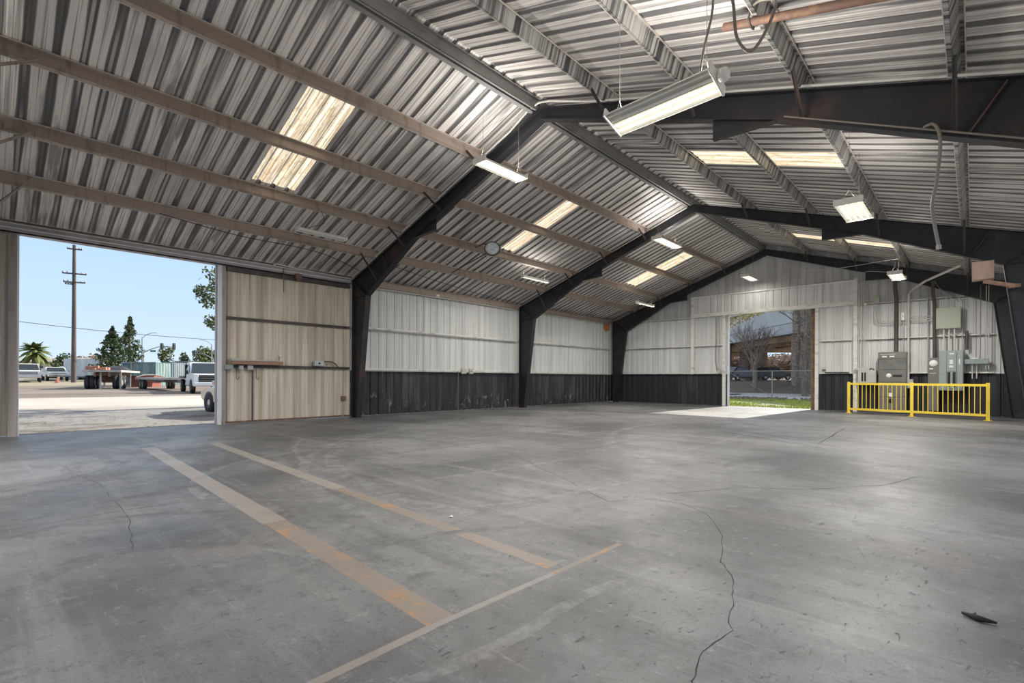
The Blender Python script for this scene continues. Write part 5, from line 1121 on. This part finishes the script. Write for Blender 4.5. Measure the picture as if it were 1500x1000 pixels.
for i in range(900):
    x = -R.uniform(.6, 6.0); y = R.uniform(.6, 5.6); k_ = .5 + .5*math.sin(x*2.1 + y*1.3)
    if R.random() > k_: continue
    z = gyard(x) + .012; a = R.uniform(0, 6.28); r_ = R.uniform(.015, .06); q.add([(x + r_*math.cos(a + j*PI/2)*(1 if j % 2 else .5), y + r_*math.sin(a + j*PI/2)*(1 if j % 2 else .5), z + R.uniform(0, .012)) for j in range(4)], [(0, 1, 2, 3)])
tag(obj('leaf_litter', q, M_rust), 'dry brown leaf litter scattered outside the left doorway', 'leaves', None, 'stuff')
# ---- big tree outside the doorway: branches reach into view and shade the yard
tr_ = thing('shade_tree', 'leafy branches of a tree hanging in at the top right of the left doorway', 'tree', (-7.5, 8.6, .07))
q = MB(); q.tube([(-7.5, 8.6, 0), (-7.4, 8.5, 2.2), (-7.3, 8.4, 4.5)], [.32, .26, .2], 10); obj('trunk', q, M_bark, tr_)
q = MB(); R = random.Random(31); tips = []
for i in range(9):
    a = 6.28*i/9 + R.uniform(-.2, .2); p = Vector((-7.3, 8.4, R.uniform(3.2, 4.6))); pts = [p.copy()]; d = Vector((math.cos(a), math.sin(a), .5)).normalized()
    for j in range(5): p = p + d*R.uniform(.45, .6); d = (d + Vector((R.uniform(-.25, .25), R.uniform(-.25, .25), R.uniform(-.1, .25)))).normalized(); pts.append(p.copy())
    q.tube(pts, [.1, .08, .06, .045, .03, .015], 6); tips += pts[2:]
obj('branch', q, M_bark, tr_)
extra = [Vector((-6.1, 5.75, 4.3)), Vector((-6.05, 5.5, 4.15)), Vector((-6.1, 5.45, 4.35)), Vector((-6.3, 6.0, 5.0)), Vector((-6.2, 5.8, 3.3)), Vector((-6.2, 5.95, 3.15)), Vector((-6.1, 5.75, 3.95)), Vector((-6.3, 6.0, 4.6))]
q = MB(); q.tube([(-7.2, 8.3, 4.2), (-6.7, 7.0, 4.4), (-6.3, 6.1, 4.25), (-6.1, 5.7, 4.0)], [.07, .05, .03, .012], 6); obj('branch', q, M_bark, tr_)
q = MB()
for i, p in enumerate(tips): clump(q, p, (.75, .75, .6), 60, .16, 0, 400 + i)
for i, p in enumerate(extra): clump(q, p, (.24, .24, .24), 80, .13, 0, 500 + i)
obj('foliage', q, M_leaf, tr_)

# ================================================================== OUTSIDE THE END DOORWAY
M_conc = mat('overpass_concrete', (0.50, 0.51, 0.51), [((0.40, 0.41, 0.41), (.5, .5, .5), .4, .6, .6)], .8, world=True); M_soff = mat('overpass_soffit', (0.62, 0.50, 0.38), [((0.28, 0.22, 0.17), (.8, .8, .8), .4, .6, .6)], .8, world=True)
M_pier = mat('brown_pier', (0.34, 0.26, 0.21), [((0.14, 0.10, 0.08), (3, 3, 8), .45, .6, .8)], .85, world=True)
def op(lat, t_, z=0): return Vector((14.4, 0, z)) + _r*lat + _f*t_
ov = thing('overpass', 'grey concrete road overpass on piers beyond the chain-link fence', 'bridge', tuple(op(28, 55, 1.0)))
def slab(name, l0, l1, t0, t1, z0, z1, m):
    q = MB(); P = [op(l0, t0), op(l1, t0), op(l1, t1), op(l0, t1)]
    q.add([p + Vector((0, 0, z0)) for p in P] + [p + Vector((0, 0, z1)) for p in P], [(0, 1, 2, 3)[::-1], (4, 5, 6, 7), (0, 1, 5, 4), (1, 2, 6, 5), (2, 3, 7, 6), (3, 0, 4, 7)]); return obj(name, q, m, ov)
slab('deck', 25.6, 38, 20, 110, 5.55, 6.3, M_soff); slab('fascia', 25.35, 25.6, 20, 110, 5.38, 9.8, M_conc); slab('fascia_ledge', 25.2, 25.36, 20, 110, 5.38, 5.6, M_conc); slab('pilaster', 25.0, 25.36, 41.2, 44.3, 5.3, 9.8, M_pier); slab('fascia_joint', 25.33, 25.36, 20, 110, 6.35, 6.40, M_greyp)
for l_ in (27.5, 30, 32.5, 35): slab('girder', l_, l_ + .5, 20, 110, 5.0, 5.55, M_soff)
for t_ in (61.0, 74): slab('crossbeam', 25.6, 37, t_, t_ + 1.6, 4.6, 5.4, M_soff)
for (l0, w, t_, m_) in ((25.42, 1.75, 45, M_pier), (29.6, 1.2, 60, M_pier), (28.0, 1.25, 61, M_pier), (26.3, .7, 61, M_pier)):
    q = MB(); c = op(l0 + w/2, t_); pr2 = [(w/2*math.cos(2*PI*i/20), w/2*math.sin(2*PI*i/20)) for i in range(20)]
    q.add([(c.x + x, c.y + y, .5) for x, y in pr2] + [(c.x + x, c.y + y, 5.5) for x, y in pr2], [(i, (i+1) % 20, 20+(i+1) % 20, 20+i) for i in range(20)], 0, True); obj('pier', q, m_, ov)
# chain-link fence
M_chainl = mat('fence_steel', (0.30, 0.30, 0.29), rough=.5, metal=.3)
fc = thing('chain_link_fence', 'chain-link fence with steel posts across the end doorway view', 'fence', (4.5, 36, -.1))
YFN = 36.0
for x in (1.0, 1.75, 4.57, 7.4): q = MB(); q.tube([(x, YFN, -.15), (x, YFN, 1.82)], .035 if x != 1.75 else .03, 8); obj('post', q, M_chainl, fc)
q = MB(); q.tube([(-3, YFN, 1.80), (11, YFN, 1.80)], .025, 6); obj('top_rail', q, M_chainl, fc)
q = MB(); Hf = 1.86; s_ = .10; xa, xb = .4, 8.4; nW = int((xb - xa + Hf)/s_)
for i in range(nW):
    for sg in (1, -1):
        x0 = xa + i*s_ if sg < 0 else xa - Hf + i*s_; x1 = x0 - Hf if sg < 0 else x0 + Hf
        P = [Vector((x0, YFN + .02*sg, -.06)), Vector((x1, YFN + .02*sg, Hf - .06))]; d = P[1] - P[0]
        ta = 0; tb_ = 1
        if d.x > 0: ta = max(0, (xa - x0)/d.x); tb_ = min(1, (xb - x0)/d.x)
        else: ta = max(0, (xb - x0)/d.x); tb_ = min(1, (xa - x0)/d.x)
        if tb_ - ta > .02: q.tube([P[0] + d*ta, P[0] + d*tb_], .0016, 3, caps=False)
obj('chain_link_mesh', q, M_chainl, fc)
q = MB(); q.tube([(4.57, YFN, .1), (1.75, YFN, 1.75)], .012, 5); obj('brace_rod', q, M_chainl, fc)
# weeds
q = MB(); R = random.Random(77); M_weed = leafmat('weed_blade', (0.24, 0.32, 0.05), (0.34, 0.40, 0.10), (0.14, 0.2, 0.04))
for i in range(9000):
    x = R.uniform(1.5, 11); y = R.choice((R.uniform(24.0, 27.5), R.uniform(29.5, 34.5), R.uniform(24, 36)))
    if math.sin(x*1.7 + y*.9) + math.sin(y*1.3 - x*.6) < -0.5: continue
    z = gend(y); a = R.uniform(0, 6.28); h_ = R.uniform(.05, .20); w = .02; dx, dy = math.cos(a)*w, math.sin(a)*w; lx, ly = R.uniform(-.08, .08), R.uniform(-.08, .08)
    q.add([(x - dx, y - dy, z), (x + dx, y + dy, z), (x + lx, y + ly, z + h_)], [(0, 1, 2)])
tag(obj('weeds', q, M_weed), 'short bright green weeds on the strip outside the end doorway', 'weeds', None, 'stuff')
q = MB()
for i in range(500):
    x = R.uniform(1.0, 5.6) if i < 380 else R.uniform(5, 9); y = R.gauss(34.6, .5); z = gend(y); a = R.uniform(0, PI); r_ = R.uniform(.05, .3); q.bar((x, y, z + R.uniform(.01, .12)), (x + math.cos(a)*r_, y + math.sin(a)*r_, z + R.uniform(.01, .2)), .03, .05)
tag(obj('brush_debris', q, M_bark), 'dark cut brush and debris lying along the foot of the fence', 'debris', None, 'stuff')
# bare tree
def branch(q, p, d, L, r, lv, R):
    pts = [p.copy()]; 
    for i in range(3): d = (d + Vector((R.uniform(-.16, .16), R.uniform(-.16, .16), R.uniform(-.02, .14)))).normalized(); p = p + d*L/3; pts.append(p.copy())
    q.tube(pts, [r, r*.88, r*.78, r*.66], 6 if r > .02 else 3, caps=False)
    if lv == 0: return
    for _ in range(3 if lv > 1 else 3):
        ax_ = Vector((R.gauss(0, 1), R.gauss(0, 1), R.gauss(0, .5))).normalized(); dd = (Matrix.Rotation(R.uniform(.25, .62), 3, ax_) @ d).normalized()
        branch(q, pts[R.choice((2, 3, 3))], dd, L*R.uniform(.66, .86), r*.58, lv - 1, R)
tp_ = op(355/FPX*45, 45); tz = gend(tp_.y)
bt = thing('bare_tree', 'bare fan-shaped tree in front of the overpass, left of centre in the end doorway', 'tree', (tp_.x, tp_.y, tz))
q = MB(); q.tube([(tp_.x, tp_.y, tz - .2), (tp_.x + .05, tp_.y, tz + 1.0), (tp_.x, tp_.y, tz + 2.1)], [.26, .2, .18], 10); obj('trunk', q, M_barkp, bt)
q = MB(); R = random.Random(12)
for i in range(8): a = 6.28*i/8; branch(q, Vector((tp_.x, tp_.y, tz + R.uniform(1.5, 2.1))), Vector((math.cos(a)*.42, math.sin(a)*.42, 1)).normalized(), 1.5, .075, 4, R)
obj('branches', q, M_barkp, bt)
# ivy-clad trunks at the right of the doorway
for (px, dp, r_, lab, sd2) in ((1180, 39, .26, 'ivy-covered trunk at the right edge of the end doorway', 41), (1169, 42, .16, 'slender ivy-covered trunk in front of the right pier', 43), (1188, 41, .18, 'thin ivy-covered trunk hard against the right door edge', 47)):
    p = op((px - 750)/FPX*dp, dp); z = gend(p.y); t_ = thing('ivy_tree', lab, 'tree', (p.x, p.y, z), 'ivy-covered trunks'); R = random.Random(sd2)
    pts = [Vector((p.x + R.uniform(-.1, .1), p.y, z - .2 + 1.2*i)) for i in range(8)]; q = MB(); q.tube(pts, [r_*(1 - .07*i) for i in range(8)], 8); obj('trunk', q, M_bark, t_)
    q = MB()
    for i in range(30): f = i/30*7; k_ = int(f); c = pts[k_].lerp(pts[k_+1], f - k_); clump(q, c, (r_*1.7, r_*1.7, .35), 55, .11, 0, sd2*90 + i)
    obj('ivy', q, M_ivy, t_)
    for st_, d_, L_, w_, lv in ((5, Vector((-_r.x*.8, -_r.y*.8, .45)), 1.3, .05, 3), (6, Vector((-_r.x*.5, -_r.y*.5, .8)), 1.2, .05, 3), (3, Vector((_r.x*.5, _r.y*.5, .8)), 1.0, .04, 2)):
        q = MB(); branch(q, pts[st_], d_.normalized(), L_, w_, lv, R); obj('branch', q, M_bark, t_)
# leafy bough near the top left of the end doorway
p = op((1070 - 750)/FPX*30, 30); t_ = thing('leafy_bough_tree', 'yellow-brown leafy bough hanging in at the top left of the end doorway', 'tree', (p.x - 2.2, p.y + .3, -.1)); R = random.Random(5)
q = MB(); q.tube([(p.x - 2.2, p.y + .3, -.2), (p.x - 2.1, p.y + .3, 3.0), (p.x - 1.5, p.y + .2, 4.5), (p.x - .2, p.y, 4.9), (p.x + 1.6, p.y, 5.2)], [.18, .14, .1, .06, .02], 8); obj('trunk', q, M_bark, t_)
q = MB(); M_yl = leafmat('yellow_leaf', (0.34, 0.25, 0.08), (0.24, 0.22, 0.06), (0.2, 0.12, 0.05))
for i in range(10): f = i/9; clump(q, (p.x - .6 + 2.1*f, p.y, 4.75 + .4*f - .25*(1 - f)), (.35, .3, .22 + .25*(1 - f)), 60, .13, 0, 700 + i)
obj('foliage', q, M_yl, t_)
# hedge, parked cars and trees under the overpass
def far_bush(label, px, dp, h_, rad, m, sd2, n=2600, size=.5):
    p = op((px - 750)/FPX*dp, dp); tree_blob('bush', label, p.x, p.y, gend(p.y), h_, rad, m, n, size, sd2, 'bushes behind the overpass', 'bush', False)
far_bush('brown bushes between the left piers under the overpass', 1082, 88, 5.0, 3.4, M_autumn, 61); far_bush('brown scrub in the middle of the gap under the overpass', 1132, 96, 5.0, 3.8, M_autumn, 62); far_bush('tan scrub right of the middle gap under the overpass', 1160, 86, 4.6, 3.6, M_autumn, 63); far_bush('dark green treetops far behind the overpass', 1112, 140, 7.0, 9, M_leaf, 64); far_bush('olive treetops at the right end of the gap under the overpass', 1160, 165, 6.6, 8, M_leaf, 65)
M_cardark = mat('dark_car_paint', (0.03, 0.035, 0.05), rough=.3)
for (px, dp, lab, k_) in ((1081, 53, 'dark parked car left of the bare tree under the overpass', 0), (1131, 57.5, 'dark parked car right of the bare tree under the overpass', 1)):
    p = op((px - 750)/FPX*dp, dp); v_ = thing('parked_car', lab, 'car', (p.x, p.y, gend(p.y) + .05), 'parked cars under the overpass', rz=math.radians(75 if k_ == 0 else 50))
    q = MB(); shell(q, [(-2.2, .3), (2.1, .3), (2.2, .6), (1.9, .8), (1.0, .95), (.3, 1.42), (-1.2, 1.45), (-2.0, 1.0), (-2.25, .9)], 1.8, .2, .1); obj('body', q, M_cardark, v_, True)
    for s in (-1, 1):
        q = MB(); quad(q, [(-1.5, s*.86, .98), (.8, s*.88, .97), (.25, s*.80, 1.36), (-1.1, s*.80, 1.38)]); obj('side_window', q, M_glass, v_, True)
        for x in (1.35, -1.4): wheel(v_, (x, s*.82, .33), .33, .2)
